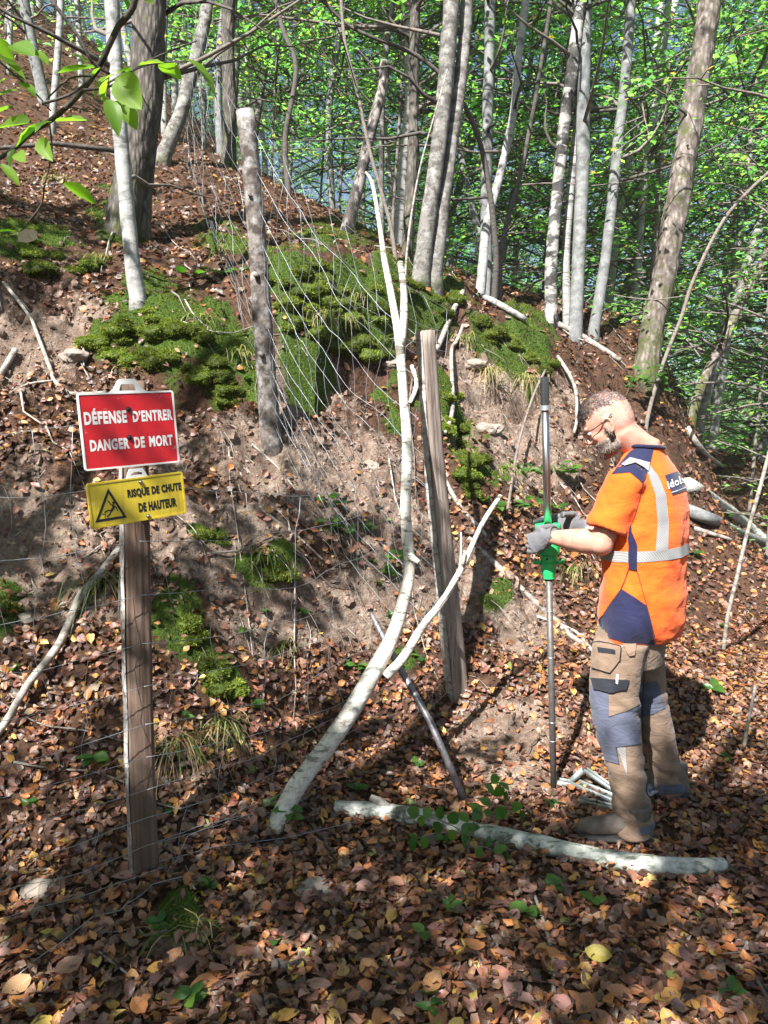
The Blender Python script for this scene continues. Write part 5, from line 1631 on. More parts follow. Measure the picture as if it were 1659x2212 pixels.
# beech shoot lying over the fallen log
p = LP[5] + Vector((.02, -.05, .03))
root = thing('beech_shoot', 'green leafy beech shoot spreading over the middle of the fallen birch log', 'plant', hit(1010, 1850))
stems = [[(1015, 1850), (1000, 1800), (950, 1772), (890, 1758)], [(1010, 1850), (1020, 1780), (1060, 1740), (1075, 1690)], [(1060, 1735), (1090, 1740), (1125, 1755)], [(1010, 1830), (1050, 1830), (1080, 1850)], [(1000, 1800), (940, 1800), (890, 1815)], [(960, 1850), (955, 1880), (950, 1900)]]
for st in stems:
    P = [W(u, v, 2.74 + .01 * i) for i, (u, v) in enumerate(st)]
    b = MB(); b.tube(dense(P, 3), .0022, 5); b.obj('stalk', M['twig'], root)
for u0, v0, u1, v1 in [(905, 1760, 878, 1748), (930, 1766, 915, 1742), (950, 1770, 952, 1740), (975, 1780, 985, 1752), (915, 1764, 905, 1786), (950, 1776, 940, 1800), (985, 1795, 968, 1812), (1000, 1800, 1018, 1778), (1012, 1775, 990, 1752), (1022, 1770, 1042, 1742), (1040, 1755, 1015, 1735), (1060, 1738, 1036, 1722), (1066, 1715, 1048, 1692), (1072, 1700, 1084, 1722), (1074, 1692, 1062, 1672),
                       (1076, 1690, 1100, 1706), (1090, 1740, 1098, 1716), (1105, 1745, 1130, 1742), (1122, 1754, 1132, 1778), (1080, 1742, 1092, 1768), (1050, 1830, 1062, 1806), (1066, 1838, 1096, 1830), (1080, 1850, 1104, 1862), (1078, 1850, 1072, 1878), (1040, 1830, 1030, 1852), (900, 1812, 880, 1838), (920, 1806, 912, 1836), (900, 1812, 882, 1800), (952, 1890, 940, 1915), (1010, 1830, 1004, 1804), (1012, 1790, 1036, 1784), (1085, 1745, 1072, 1770), (1045, 1752, 1062, 1762)]:
    y_ = 2.74 + rng.normal(0, .02)
    put_leaf(root, W(u0, v0, y_), W(u1, v1, y_ + rng.normal(0, .02)), Vector((rng.normal(0, .3), -.7, .8)), wide=1.25)

# branch with big sunlit leaves hanging into the picture at upper left
root = thing('overhanging_branch', 'dark branch with big bright green leaves reaching in at upper left', 'branch', W(288, 15, 1.75))
for st, w0, w1 in [([(300, -60), (288, 15), (255, 58), (226, 120), (204, 160), (164, 211), (120, 252), (66, 288), (22, 328), (-60, 372)], 13, 10), ([(180, 195), (240, 185), (290, 150), (345, 120), (425, 88)], 6, 3), ([(90, 224), (150, 205), (200, 170)], 6, 5), ([(232, 180), (270, 160), (330, 138), (410, 132)], 4, 2.5), ([(106, 262), (112, 330), (96, 400), (90, 440), (58, 485)], 4, 3), ([(196, 165), (150, 170), (100, 215)], 4, 3), ([(-40, 100), (30, 160), (80, 205), (110, 240)], 4, 3), ([(96, 400), (140, 396)], 3, 2), ([(110, 0), (170, 80), (200, 135), (238, 160)], 8, 5)]:
    P = [W(u, v, 1.75 + .02 * i) for i, (u, v) in enumerate(st)]
    Qd = dense(P, 4); b = MB(); b.tube(Qd, np.linspace(w0, w1, len(Qd)) * px(1.8) / 2, 8, rough=.12); b.obj('twig', M['darktwig'], root)
for u0, v0, u1, v1 in [(203, 146, 124, 158), (216, 146, 200, 162), (262, 150, 292, 160), (258, 165, 306, 238), (235, 214, 256, 276), (252, 218, 296, 282), (285, 145, 250, 158), (300, 142, 352, 130), (345, 138, 392, 168), (392, 118, 422, 104), (400, 125, 482, 190), (245, 160, 190, 192), (62, 266, -10, 278), (90, 268, 34, 318), (110, 262, 70, 272), (122, 262, 188, 260), (-10, 118, 55, 172), (40, 176, 78, 206), (10, 170, -20, 195), (-8, 245, 30, 228), (36, 330, 52, 348), (2, 355, 44, 400), (30, 322, 14, 355), (-10, 502, 34, 496), (138, 396, 210, 438), (270, -20, 286, 32), (240, -20, 200, 8), (300, -10, 330, 10), (26, 98, 76, 122), (70, 108, 104, 142), (60, 100, 30, 90), (-5, 85, 30, 130), (0, 205, 40, 190), (150, 118, 188, 124), (85, 300, 110, 345), (232, 172, 222, 220)]:
    y_ = 1.76 + rng.normal(0, .03)
    put_leaf(root, W(u0, v0, y_), W(u1, v1, y_ + rng.normal(0, .03)), Vector((-.4 + rng.normal(0, .3), -.35, .9)), BLM[rng.integers(4)], wide=.8)
b = MB(); leaves(b, np.array([tuple(W(60, 512, 1.78))]), np.array([[.3, -.8, .3]]), np.array([.05]), np.array([[.5, .38, .28]]), az=np.array([1.5]))
b.obj('dry_leaf', M['litter'], root)

# ---------------------------------------------------------------- the worker
import bmesh


def V3(*a): return np.array(a, float)


def ell(mb, c, axes, n=20, k=12):
    """closed ellipsoid: axes = three scaled axis vectors"""
    a, b, d = [np.array(q, float) for q in axes]; c = np.array(c, float)
    V = []
    for i in range(1, k):
        t = math.pi * i / k
        for j in range(n):
            p = 2 * math.pi * j / n
            V.append(c + math.cos(t) * d + math.sin(t) * (math.cos(p) * a + math.sin(p) * b))
    Q = [[i * n + j, i * n + (j + 1) % n, (i + 1) * n + (j + 1) % n, (i + 1) * n + j] for i in range(k - 2) for j in range(n)]
    m = len(V); V += [c + d, c - d]
    T = [[m, (j + 1) % n, j] for j in range(n)] + [[m + 1, (k - 2) * n + j, (k - 2) * n + (j + 1) % n] for j in range(n)]
    mb.add(V, Q, T)


def eloft(mb, secs, n=28):
    """secs: (centre, X half vector, Y half vector)"""
    V = []
    for c, X, Y in secs:
        c = np.array(c, float); X = np.array(X, float); Y = np.array(Y, float)
        for j in range(n):
            t = 2 * math.pi * j / n
            V.append(c + math.cos(t) * X + math.sin(t) * Y)
    k = len(secs)
    Q = [[i * n + j, i * n + (j + 1) % n, (i + 1) * n + (j + 1) % n, (i + 1) * n + j] for i in range(k - 1) for j in range(n)]
    m = len(V); V += [np.array(secs[0][0], float), np.array(secs[-1][0], float)]
    T = [[m, (j + 1) % n, j] for j in range(n)] + [[m + 1, (k - 1) * n + j, (k - 1) * n + (j + 1) % n] for j in range(n)]
    mb.add(V, Q, T)


def remeshed(mb, voxel, smooth=6, name='tmp'):
    me = mb.mesh(name)
    o = bpy.data.objects.new(name, me); COL.objects.link(o)
    md = o.modifiers.new('r', 'REMESH'); md.mode = 'VOXEL'; md.voxel_size = voxel
    if smooth:
        sm_ = o.modifiers.new('s', 'SMOOTH'); sm_.factor = .5; sm_.iterations = smooth
    dg = bpy.context.evaluated_depsgraph_get()
    out = bpy.data.meshes.new_from_object(o.evaluated_get(dg))
    bpy.data.objects.remove(o)
    v = np.zeros(len(out.vertices) * 3); out.vertices.foreach_get('co', v)
    return out, v.reshape(-1, 3)


def vnorm(me):
    a = np.zeros(len(me.vertices) * 3, np.float32); me.vertices.foreach_get('normal', a)
    return a.reshape(-1, 3).astype(float)


def finish(me, V, name, mat, parent):
    V = V - np.array(parent.location)
    me.vertices.foreach_set('co', V.astype(np.float32).ravel())
    me.materials.clear(); me.materials.append(mat)
    me.polygons.foreach_set('use_smooth', np.ones(len(me.polygons), bool))
    me.update(); me.name = name
    o = bpy.data.objects.new(name, me); COL.objects.link(o); o.parent = parent
    return o


def bvh_of(me, V):
    return BVHTree.FromPolygons([tuple(v) for v in V], [tuple(p.vertices) for p in me.polygons])


def n3(P, s, seed, o=3):
    """noise at 3-D points"""
    return (fbm(P[:, 0] * s + P[:, 2] * s * .37, P[:, 1] * s - P[:, 2] * s * .71, seed, o) + fbm(P[:, 2] * s + 5, P[:, 0] * s * .6 - P[:, 1] * s * .5, seed + 3, o))


M['skin'] = None
t = NT('skin')
v = t.coords('Object'); f = t.noise(v, 25, 4, .6); f2 = t.noise(v, 160, 3, .6)
c = t.ramp(f, [(.3, (.46, .215, .155)), (.55, (.54, .285, .21)), (.75, (.59, .345, .265))])
t.base(c, .5, 0, .4); t.p.inputs['Subsurface Weight'].default_value = .12; t.p.inputs['Subsurface Radius'].default_value = (.012, .005, .003)
t.norm(t.bump(f2, .25, .001)); M['skin'] = t.m


def M_cloth(name, col, var=.10, rough=.85, weave=900, fold=.35):
    t = NT(name)
    v = t.coords('Object'); f = t.noise(v, 6, 4, .6); w = t.noise(v, weave, 2, .5); g = t.noise(t.coords('Object', (14, 14, 26)), 1.0, 4, .6, .8)
    lo = tuple(x * (1 - var) for x in col); hi = tuple(min(1, x * (1 + var)) for x in col)
    t.base(t.ramp(f, [(.3, lo), (.7, hi)]), rough, 0, .2)
    t.p.inputs['Sheen Weight'].default_value = .15
    t.norm(t.bump(g, fold, .02, t.bump(w, .2, .0008)))
    return t.m


M['orange'] = M_cloth('orange_fabric', (.92, .125, .012), .07)
M['navy'] = M_cloth('navy_fabric', (.016, .018, .055), .15)
M['brown_cloth'] = M_cloth('brown_work_cloth', (.195, .135, .095), .16, fold=.5)
M['slate_cloth'] = M_cloth('slate_blue_cloth', (.085, .095, .135), .14, fold=.5)
M['dark_cloth'] = M_cloth('dark_cloth', (.020, .022, .030), .15)
t = NT('reflective_tape')
v = t.coords('Object', (1, 1, 1)); wv = t.n('TexWave'); wv.inputs['Scale'].default_value = 55; wv.bands_direction = 'DIAGONAL'; t.l(v, wv.inputs['Vector'])
t.base(t.ramp(wv.outputs['Fac'], [(.35, (.24, .24, .24)), (.6, (.34, .34, .33))]), .45, .1, .4); M['tape'] = t.m
M['glove'] = M_cloth('grey_glove_knit', (.15, .15, .16), .12, .8, 700, .25)
M['glove_dark'] = M_cloth('dark_glove_coating', (.045, .045, .05), .2, .6, 500, .3)
M['boot'] = M_plain('worn_boot_leather', (.125, .10, .085), .8, var=.45, nscale=18, bump=.4, bdist=.006)
M['sole'] = M_plain('boot_sole', (.03, .028, .028), .85, var=.4, nscale=40, bump=.3)
M['hair'] = M_leaf('hair', 'attr', .1, .5)
M['frame'] = M_plain('black_spectacle_frame', (.02, .018, .018), .35, var=.1, nscale=30, bump=0)
t = NT('tinted_lens'); t.base((.25, .28, .30), .08, 0, .5); t.p.inputs['Alpha'].default_value = .45; M['lens'] = t.m

feet_ground = onground(1.05, 3.0)
man = thing('person', 'bearded man in orange high-visibility shirt and brown trousers bowing over a green tool', 'person', feet_ground)

TF = V3(-.70, .71, 0); TL = V3(-.71, -.70, 0); UZ = V3(0, 0, 1)
yT = 3.12


def tor(u, v, lat, dep, y=yT, tilt=0.0):
    c = np.array(W(u, v, y))
    return (c, TL * lat, TF * dep + UZ * tilt)


# head frame
hp = R(31)
hh = V3(-.955, .295, 0)
hf = hh * math.cos(hp) - UZ * math.sin(hp)
hu = hh * math.sin(hp) + UZ * math.cos(hp)
hl = np.cross(UZ, hh)
hc = np.array(W(1311, 906, 3.13))
HS = 1.0


def H(a, b, d):
    return hc + hf * a * HS + hu * b * HS + hl * d * HS


neck_base = np.array(W(1391, 972, yT + .01))
# --- body, one skin
bd = MB()
ell(bd, H(-.002, .012, 0), (hf * .104, hl * .078, hu * .100))
ell(bd, H(-.03, -.015, 0), (hf * .072, hl * .072, hu * .085))
ell(bd, H(.034, -.045, 0), (hf * .062, hl * .064, hu * .085))
ell(bd, H(.030, -.090, 0), (hf * .062, hl * .056, hu * .042))
ell(bd, H(.070, -.112, 0), (hf * .024, hl * .028, hu * .020))
ell(bd, H(.088, .004, 0), (hf * .014, hl * .052, hu * .012))
bd.tube([H(.094, .0, 0), H(.106, -.022, 0), H(.117, -.045, 0)], [.008, .010, .0135], 10)
for s in (-1, 1):
    ell(bd, H(.105, -.050, s * .012), (hf * .010, hl * .009, hu * .008), 10, 8)
    ell(bd, H(.062, -.040, s * .040), (hf * .026, hl * .020, hu * .024), 12, 8)
    # ear: a flat shell with a raised rim
    e = H(.006, -.026, s * .078)
    pts = []
    for k in range(15):
        t_ = -2.4 + k / 14 * 4.9
        q = e + hu * (.030 * math.sin(t_) + .002) - hf * (.017 * math.cos(t_)) + hl * s * (.006 + .004 * math.cos(t_))
        pts.append(q)
    bd.tube(pts, .0052, 8)
    ell(bd, e - hl * s * .004 + hf * .002, (hf * .016, hl * .007, hu * .028), 12, 8)
    ell(bd, e - hu * .030 + hf * .006, (hf * .008, hl * .006, hu * .009), 10, 8)
ell(bd, H(.096, -.073, 0), (hf * .012, hl * .024, hu * .006), 14, 8)
ell(bd, H(.093, -.086, 0), (hf * .013, hl * .021, hu * .008), 14, 8)
nk = [H(-.02, -.03, 0), H(-.030, -.085, 0), neck_base * .5 + H(-.035, -.11, 0) * .5, neck_base, neck_base - UZ * .06 + TF * .0]
eloft(bd, [(p, hl * r * .98, np.cross(hl, (nk[-1] - nk[0]) / np.linalg.norm(nk[-1] - nk[0])) * r * 1.05) for p, r in zip(nk, (.058, .060, .062, .070, .085))])
eloft(bd, [tor(1385, 1370, .16, .11), tor(1388, 1280, .15, .105), tor(1392, 1200, .15, .11), tor(1398, 1110, .16, .115), tor(1400, 1050, .165, .105), tor(1397, 1005, .13, .080), tor(1393, 980, .07, .06)])
shL = np.array(W(1356, 1034, 3.00)); elL = np.array(W(1298, 1173, 3.01)); wrL = np.array(W(1186, 1160, 3.20))
shR = np.array(W(1422, 1036, 3.24)); elR = np.array(W(1345, 1172, 3.40)); wrR = np.array(W(1258, 1138, 3.43))
handL = np.array(W(1160, 1166, 3.235)); handR = np.array(W(1216, 1132, 3.41))


def arm(mb, a, b, c, d, ra, rb, rf, rw):
    mb.tube([a, a * .6 + b * .4, a * .2 + b * .8, b], [ra, ra * .95, rb, rb * .96], 16)
    ell(mb, b, (V3(1, 0, 0) * rb * 1.02, V3(0, 1, 0) * rb * 1.02, UZ * rb * 1.04))
    mb.tube([b, b * .72 + c * .28, b * .45 + c * .55, b * .15 + c * .85, c, c * .8 + d * .2], [rb * .95, rf, rf * .86, rw * 1.08, rw * .9, rw * .5], 16)


arm(bd, shL, elL, wrL, handL, .055, .049, .052, .030)
arm(bd, shR, elR, wrR, handR, .055, .046, .049, .030)
hipL = np.array(W(1345, 1400, 3.02)); knL = np.array(W(1334, 1570, 2.93)); anL = np.array(W(1368, 1778, 2.88))
hipR = np.array(W(1385, 1400, 3.20)); knR = np.array(W(1414, 1565, 3.23)); anR = np.array(W(1448, 1704, 3.235))
LEG_L = [(1343, 1385, 60), (1334, 1420, 58), (1329, 1460, 55), (1327, 1500, 54), (1329, 1550, 51), (1336, 1590, 47), (1348, 1640, 42), (1357, 1690, 40), (1364, 1740, 42), (1368, 1775, 44), (1370, 1800, 42)]
LEG_R = [(1388, 1385, 46), (1390, 1430, 46), (1394, 1480, 44), (1402, 1520, 42), (1412, 1565, 40), (1424, 1610, 37), (1436, 1655, 35), (1446, 1695, 33), (1450, 1716, 32)]


def leg(mb, secs, y0, y1, asp=.95, k=1.0):
    out = []
    for i, (u, v, hw) in enumerate(secs):
        y = y0 + (y1 - y0) * i / (len(secs) - 1)
        c = np.array(W(u, v, y)); r = hw * px(y) * k
        out.append((c, V3(.95, -.31, 0) * r, V3(.31, .95, 0) * r * asp))
    eloft(mb, out, 26)


leg(bd, LEG_L, 3.03, 2.88, k=.70); leg(bd, LEG_R, 3.20, 3.235, k=.70)
for c in (anL, anR):
    bd.tube([c + V3(.02, 0, -.045), c + V3(-.08, .01, -.055), c + V3(-.14, .02, -.06)], [.024, .024, .018], 12)
bm_, bv = remeshed(bd, .0052, 5)
bodyB = bvh_of(bm_, bv)
body = finish(bm_, bv, 'body', M['skin'], man)

# --- shirt
sh = MB()
eloft(sh, [tor(1380, 1378, .185, .132), tor(1383, 1360, .200, .155), tor(1385, 1330, .204, .168), tor(1388, 1280, .200, .172), tor(1390, 1200, .198, .164), tor(1398, 1125, .203, .152), tor(1401, 1065, .206, .137),
           tor(1399, 1022, .188, .112), tor(1396, 992, .140, .088), tor(1394, 972, .092, .076), tor(1392, 962, .074, .070)], 40)
slL = np.array(W(1312, 1144, 2.995)); slR = np.array(W(1366, 1140, 3.37))
sh.tube([shL + (shL - slL) * .10, shL, shL * .5 + slL * .5, slL], [.066, .080, .080, .077], 22)
sh.tube([shR + (shR - slR) * .10, shR, shR * .5 + slR * .5, slR], [.066, .080, .078, .072], 22)
ell(sh, shL + UZ * .005, (TL * .06, TF * .07, UZ * .055)); ell(sh, shR + UZ * .005, (TL * .06, TF * .07, UZ * .055))
sm_, sv = remeshed(sh, .0065, 7)
# folds in the cloth: soft diagonal creases plus a fuller hem
nrm = vnorm(sm_)
zz = sv[:, 2]
low = np.clip((1.05 - zz) / .35, 0, 1)
rel = sv - np.array(W(1392, 1200, yT))
along = rel @ TF
fold = np.sin(along * 34 + zz * 18 + 3 * n3(sv, 4, 3)) * .0055 * (.35 + low) + n3(sv, 7, 11) * .026 + n3(sv, 18, 15) * .009
dsl = np.linalg.norm(sv - slL, axis=1); fold += np.clip(1 - dsl / .2, 0, 1) * np.sin(zz * 60 + along * 20) * .004
sv = sv + nrm * fold[:, None]
shirtB = bvh_of(sm_, sv)
shirt = finish(sm_, sv, 'shirt', M['orange'], man)

# --- trousers
tr = MB()
eloft(tr, [tor(1372, 1330, .160, .125), tor(1366, 1365, .168, .132), tor(1362, 1400, .168, .135), tor(1360, 1430, .155, .130)], 32)


leg(tr, LEG_L, 3.03, 2.88); leg(tr, LEG_R, 3.20, 3.235)
tm_, tv = remeshed(tr, .006, 6)
nrm = vnorm(tm_); zz = tv[:, 2]
kz = np.clip(1 - np.abs(zz - .50) / .14, 0, 1) * .6 + np.clip((.42 - zz) / .25, 0, 1) * 1.0 + .25
cre = np.sin(zz * 85 + tv[:, 0] * 26 + 7 * n3(tv, 5, 21)) * np.clip(n3(tv, 6, 25) * 4 + .4, 0, 1)
tv = tv + nrm * (cre * .0052 * kz + n3(tv, 8, 29) * .010 + n3(tv, 24, 31) * .004)[:, None]
trB = bvh_of(tm_, tv)
trousers = finish(tm_, tv, 'trousers', M['brown_cloth'], man)


# --- pieces of cloth sewn on: each follows the surface under it
def decal(poly, bvh, name, mat, parent, off=.003, cell=7.0, thick=True, strips=None):
    bm = bmesh.new()
    if strips is None:
        vs = [bm.verts.new((p[0], p[1], 0)) for p in poly]
        bm.faces.new(vs)
    else:
        Vp, Fp = strips
        vs = [bm.verts.new((p[0], p[1], 0)) for p in Vp]
        for f_ in Fp:
            try: bm.faces.new([vs[i] for i in f_])
            except ValueError: pass
    us = [q.co.x for q in bm.verts]; v_s = [q.co.y for q in bm.verts]
    for a in np.arange(min(us) + cell * .5, max(us), cell):
        bmesh.ops.bisect_plane(bm, geom=bm.verts[:] + bm.edges[:] + bm.faces[:], plane_co=(a, 0, 0), plane_no=(1, 0, 0))
    for a in np.arange(min(v_s) + cell * .5, max(v_s), cell):
        bmesh.ops.bisect_plane(bm, geom=bm.verts[:] + bm.edges[:] + bm.faces[:], plane_co=(0, a, 0), plane_no=(0, 1, 0))
    bmesh.ops.triangulate(bm, faces=[f_ for f_ in bm.faces if len(f_.verts) > 4])
    bm.verts.index_update()
    P = []
    loc = Vector(parent.location)
    for q in bm.verts:
        d = ray(q.co.x, q.co.y).normalized()
        h = bvh.ray_cast(CO, d)
        if h[0] is None or h[1].dot(d) > -.12:
            w_ = W(q.co.x, q.co.y, 3.05)
            g = bvh.find_nearest(h[0] if h[0] is not None else w_, 1.0)
            # slide along the line of sight's nearest surface point
            best = g
            for y_ in (2.8, 2.9, 3.0, 3.1, 3.2):
                g2 = bvh.find_nearest(W(q.co.x, q.co.y, y_), 1.0)
                if g2[0] is not None and g2[3] < best[3]: best = g2
            p_, n_ = best[0], best[1]
        else:
            p_, n_ = h[0], h[1]
        P.append(p_ + n_ * off - loc)
    F = [[q.index for q in f_.verts] for f_ in bm.faces]
    bm.free()
    # give it cloth thickness: a turned-in edge
    me = bpy.data.meshes.new(name); me.from_pydata([tuple(p) for p in P], [], F); me.materials.append(mat)
    me.polygons.foreach_set('use_smooth', np.ones(len(F), bool)); me.update()
    # make all faces look at the camera side
    o = bpy.data.objects.new(name, me); COL.objects.link(o); o.parent = parent
    return o


def seam(pts, w, bvh, mat, parent, off=.002, name='seam'):
    Vp, Fp = stroke(pts, w)
    return decal(None, bvh, name, mat, parent, off, 8.0, strips=(Vp, Fp))


M['seam'] = M_cloth('dark_seam', (.16, .04, .02), .1)
M['logo_white'] = M_plain('pale_print', (.62, .64, .66), .6, var=.1, nscale=80, bump=0)
decal([(1342, 1271), (1368, 1288), (1395, 1307), (1404, 1335), (1414, 1392), (1350, 1388), (1284, 1368), (1285, 1347), (1304, 1328), (1320, 1303)], shirtB, 'side_vent', M['navy'], man, .003)
decal([(1415, 958), (1402, 1008), (1388, 1044), (1360, 1021), (1322, 1024), (1340, 1001), (1362, 975), (1392, 960)], shirtB, 'shoulder_yoke', M['navy'], man, .003)
decal([(1344, 1006), (1363, 991), (1401, 1001), (1399, 1019), (1371, 1003), (1350, 1009)], shirtB, 'shoulder_tape', M['tape'], man, .009)
decal([(1401, 1003), (1422, 1030), (1438, 1070), (1444, 1128), (1442, 1190), (1416, 1190), (1420, 1128), (1415, 1070), (1398, 1019)], shirtB, 'back_tape', M['tape'], man, .003)
b = MB(); cb, cX, cY = tor(1391, 966, .080, .076)
b.tube([cb + math.cos(q) * cX + math.sin(q) * cY + UZ * .006 * math.cos(q) for q in np.linspace(0, 2 * math.pi, 37)], .0075, 8, cap=False); b.obj('collar', M['navy'], man)
# tape right round the chest
ax0 = np.array(W(1392, 1190, yT)); n = 90
VV = []; zl = W(1300, 1201, 3.05).z; zr = W(1490, 1180, 3.12).z
for k in range(n):
    t_ = 2 * math.pi * k / n
    D = V3(math.cos(t_), math.sin(t_), 0)
    for e in (-1, 0, 1):
        z = (zl + zr) / 2 + (zr - zl) * .5 * np.dot(D, V3(.95, -.31, 0)) + e * .021
        o_ = V3(ax0[0], ax0[1], z)
        r_ = 0
        h = shirtB.ray_cast(Vector(o_), Vector(D))
        q = np.array(h[0]) if h[0] is not None else o_ + D * .18
        VV.append(q + D * .003 - np.array(man.location))
me = bpy.data.meshes.new('chest_tape')
me.from_pydata([tuple(q) for q in VV], [], [[k * 3 + e, ((k + 1) % n) * 3 + e, ((k + 1) % n) * 3 + e + 1, k * 3 + e + 1] for k in range(n) for e in (0, 1)])
me.materials.append(M['tape']); me.polygons.foreach_set('use_smooth', np.ones(len(me.polygons), bool)); me.update()
o = bpy.data.objects.new('chest_tape', me); COL.objects.link(o); o.parent = man
decal([(1359, 1130), (1366, 1150), (1376, 1176), (1376, 1232), (1358, 1228), (1358, 1176), (1354, 1150)], shirtB, 'side_panel', M['navy'], man, .006)
decal([(1435, 1027), (1472, 1015), (1480, 1028), (1489, 1056), (1452, 1070)], shirtB, 'back_badge', M['navy'], man, .003)
tvv, tff = text_mesh('idols', (0, 1, 0, 1), .03, 0)
A_, B_, C_ = np.array((1442., 1057.)), np.array((1478., 1043.)), np.array((1438., 1042.))
tp = [tuple(A_ + (B_ - A_) * a[0] + (C_ - A_) * a[1] * 1.1) for a in tvv]
decal(None, shirtB, 'badge_lettering', M['logo_white'], man, .0055, 9.0, strips=(tp, tff))
seam([(1449, 1064), (1462, 1060)], 1.6, shirtB, M['logo_white'], man, .0055, 'badge_lettering'); seam([(1464, 1059), (1483, 1052)], 1.6, shirtB, M['logo_white'], man, .0055, 'badge_lettering')
seam([(1376, 1232), (1392, 1290), (1404, 1335), (1414, 1378)], 2.2, shirtB, M['seam'], man)
seam([(1358, 1228), (1348, 1258), (1342, 1271), (1320, 1303), (1304, 1328), (1285, 1347)], 2.2, shirtB, M['seam'], man, .0045)
seam([(1388, 1044), (1382, 1075), (1372, 1110), (1362, 1135)], 1.8, shirtB, M['seam'], man)
seam([(1264, 1128), (1300, 1140), (1350, 1153)], 1.8, shirtB, M['seam'], man, .002)
# trouser pieces
decal([(1272, 1478), (1315, 1495), (1315, 1548), (1350, 1537), (1384, 1520), (1388, 1606), (1331, 1614), (1338, 1650), (1309, 1642), (1283, 1569)], trB, 'knee_patch', M['slate_cloth'], man, .003)
decal([(1382, 1478), (1419, 1471), (1437, 1529), (1410, 1542), (1384, 1548)], trB, 'knee_patch', M['slate_cloth'], man, .003)
decal([(1280, 1440), (1340, 1432), (1358, 1466), (1351, 1486), (1324, 1496), (1286, 1487)], trB, 'cargo_pocket', M['brown_cloth'], man, .008)
decal([(1280, 1464), (1357, 1468), (1351, 1487), (1324, 1497), (1286, 1488)], trB, 'pocket_edge', M['dark_cloth'], man, .011)
decal([(1287, 1391), (1342, 1402), (1338, 1427), (1320, 1453), (1284, 1442)], trB, 'pocket_flap', M['brown_cloth'], man, .014)
decal([(1296, 1400), (1330, 1405), (1329, 1414), (1298, 1409)], trB, 'flap_print', M['dark_cloth'], man, .0165)
decal([(1331, 1455), (1336, 1456), (1334, 1476), (1330, 1474)], trB, 'pocket_tag', M['logo_white'], man, .014)
decal([(1338, 1385), (1375, 1392), (1368, 1415), (1358, 1417)], trB, 'hip_flap', M['brown_cloth'], man, .010)
decal([(1333, 1613), (1351, 1614), (1355, 1676)], trB, 'shin_tape', M['tape'], man, .004)
for pts in [[(1315, 1548), (1350, 1537), (1384, 1520)], [(1386, 1606), (1331, 1614), (1338, 1650), (1309, 1642)], [(1400, 1378), (1392, 1450), (1388, 1520), (1390, 1600)], [(1287, 1391), (1342, 1402), (1338, 1427), (1320, 1453), (1284, 1442)]]:
    seam(pts, 1.4, trB, M['dark_cloth'], man, .0155 if pts[0] == (1287, 1391) else .0045)
# belt-side cuffs at the trouser ends
decal([(1405, 1694), (1478, 1694), (1482, 1712), (1410, 1716)], trB, 'hem_guard', M['slate_cloth'], man, .004)
decal([(1380, 1790), (1412, 1778), (1412, 1796), (1384, 1804)], trB, 'hem_guard', M['slate_cloth'], man, .004)

# --- boots
for c, D, gl in ((anL, V3(-.985, .17, 0), None), (anR, V3(-.97, .25, 0), None)):
    gz_ = float(ground(c[0] - .08, c[1]))
    S = np.cross(UZ, D)
    b = MB()
    base = V3(c[0], c[1], gz_ + .015)
    secs = []
    for s, hw, ht in ((-.075, .020, .045), (-.065, .036, .08), (-.03, .043, .105), (.02, .044, .105), (.07, .046, .086), (.12, .050, .066), (.17, .048, .056), (.20, .038, .046), (.215, .018, .030)):
        secs.append((base + D * s + UZ * (ht / 2 + .012), S * hw, UZ * ht / 2))
    eloft(b, secs, 20)
    b.tube([base + UZ * .06 + D * -.02, base + UZ * .14 + D * -.015], [.046, .050], 16)
    m_, v_ = remeshed(b, .006, 4)
    v_ = v_ + vnorm(m_) * (n3(v_, 18, 41) * .010)[:, None]
    bo = finish(m_, v_, 'boot', M['boot'], man)
    s_ = MB()
    out = []
    for s, hw in ((-.082, .022), (-.07, .040), (-.02, .046), (.05, .047), (.12, .054), (.18, .050), (.21, .036), (.226, .012)):
        out.append((base + D * s + UZ * .008, S * hw, UZ * .018))
    eloft(s_, out, 20)
    o = s_.obj('sole', M['sole'], None); o.location = Vector((0, 0, 0))
    vv = np.zeros(len(o.data.vertices) * 3, np.float32); o.data.vertices.foreach_get('co', vv); vv = vv.reshape(-1, 3) - np.array(man.location, np.float32)
    o.data.vertices.foreach_set('co', vv.ravel()); o.data.update(); o.parent = bo

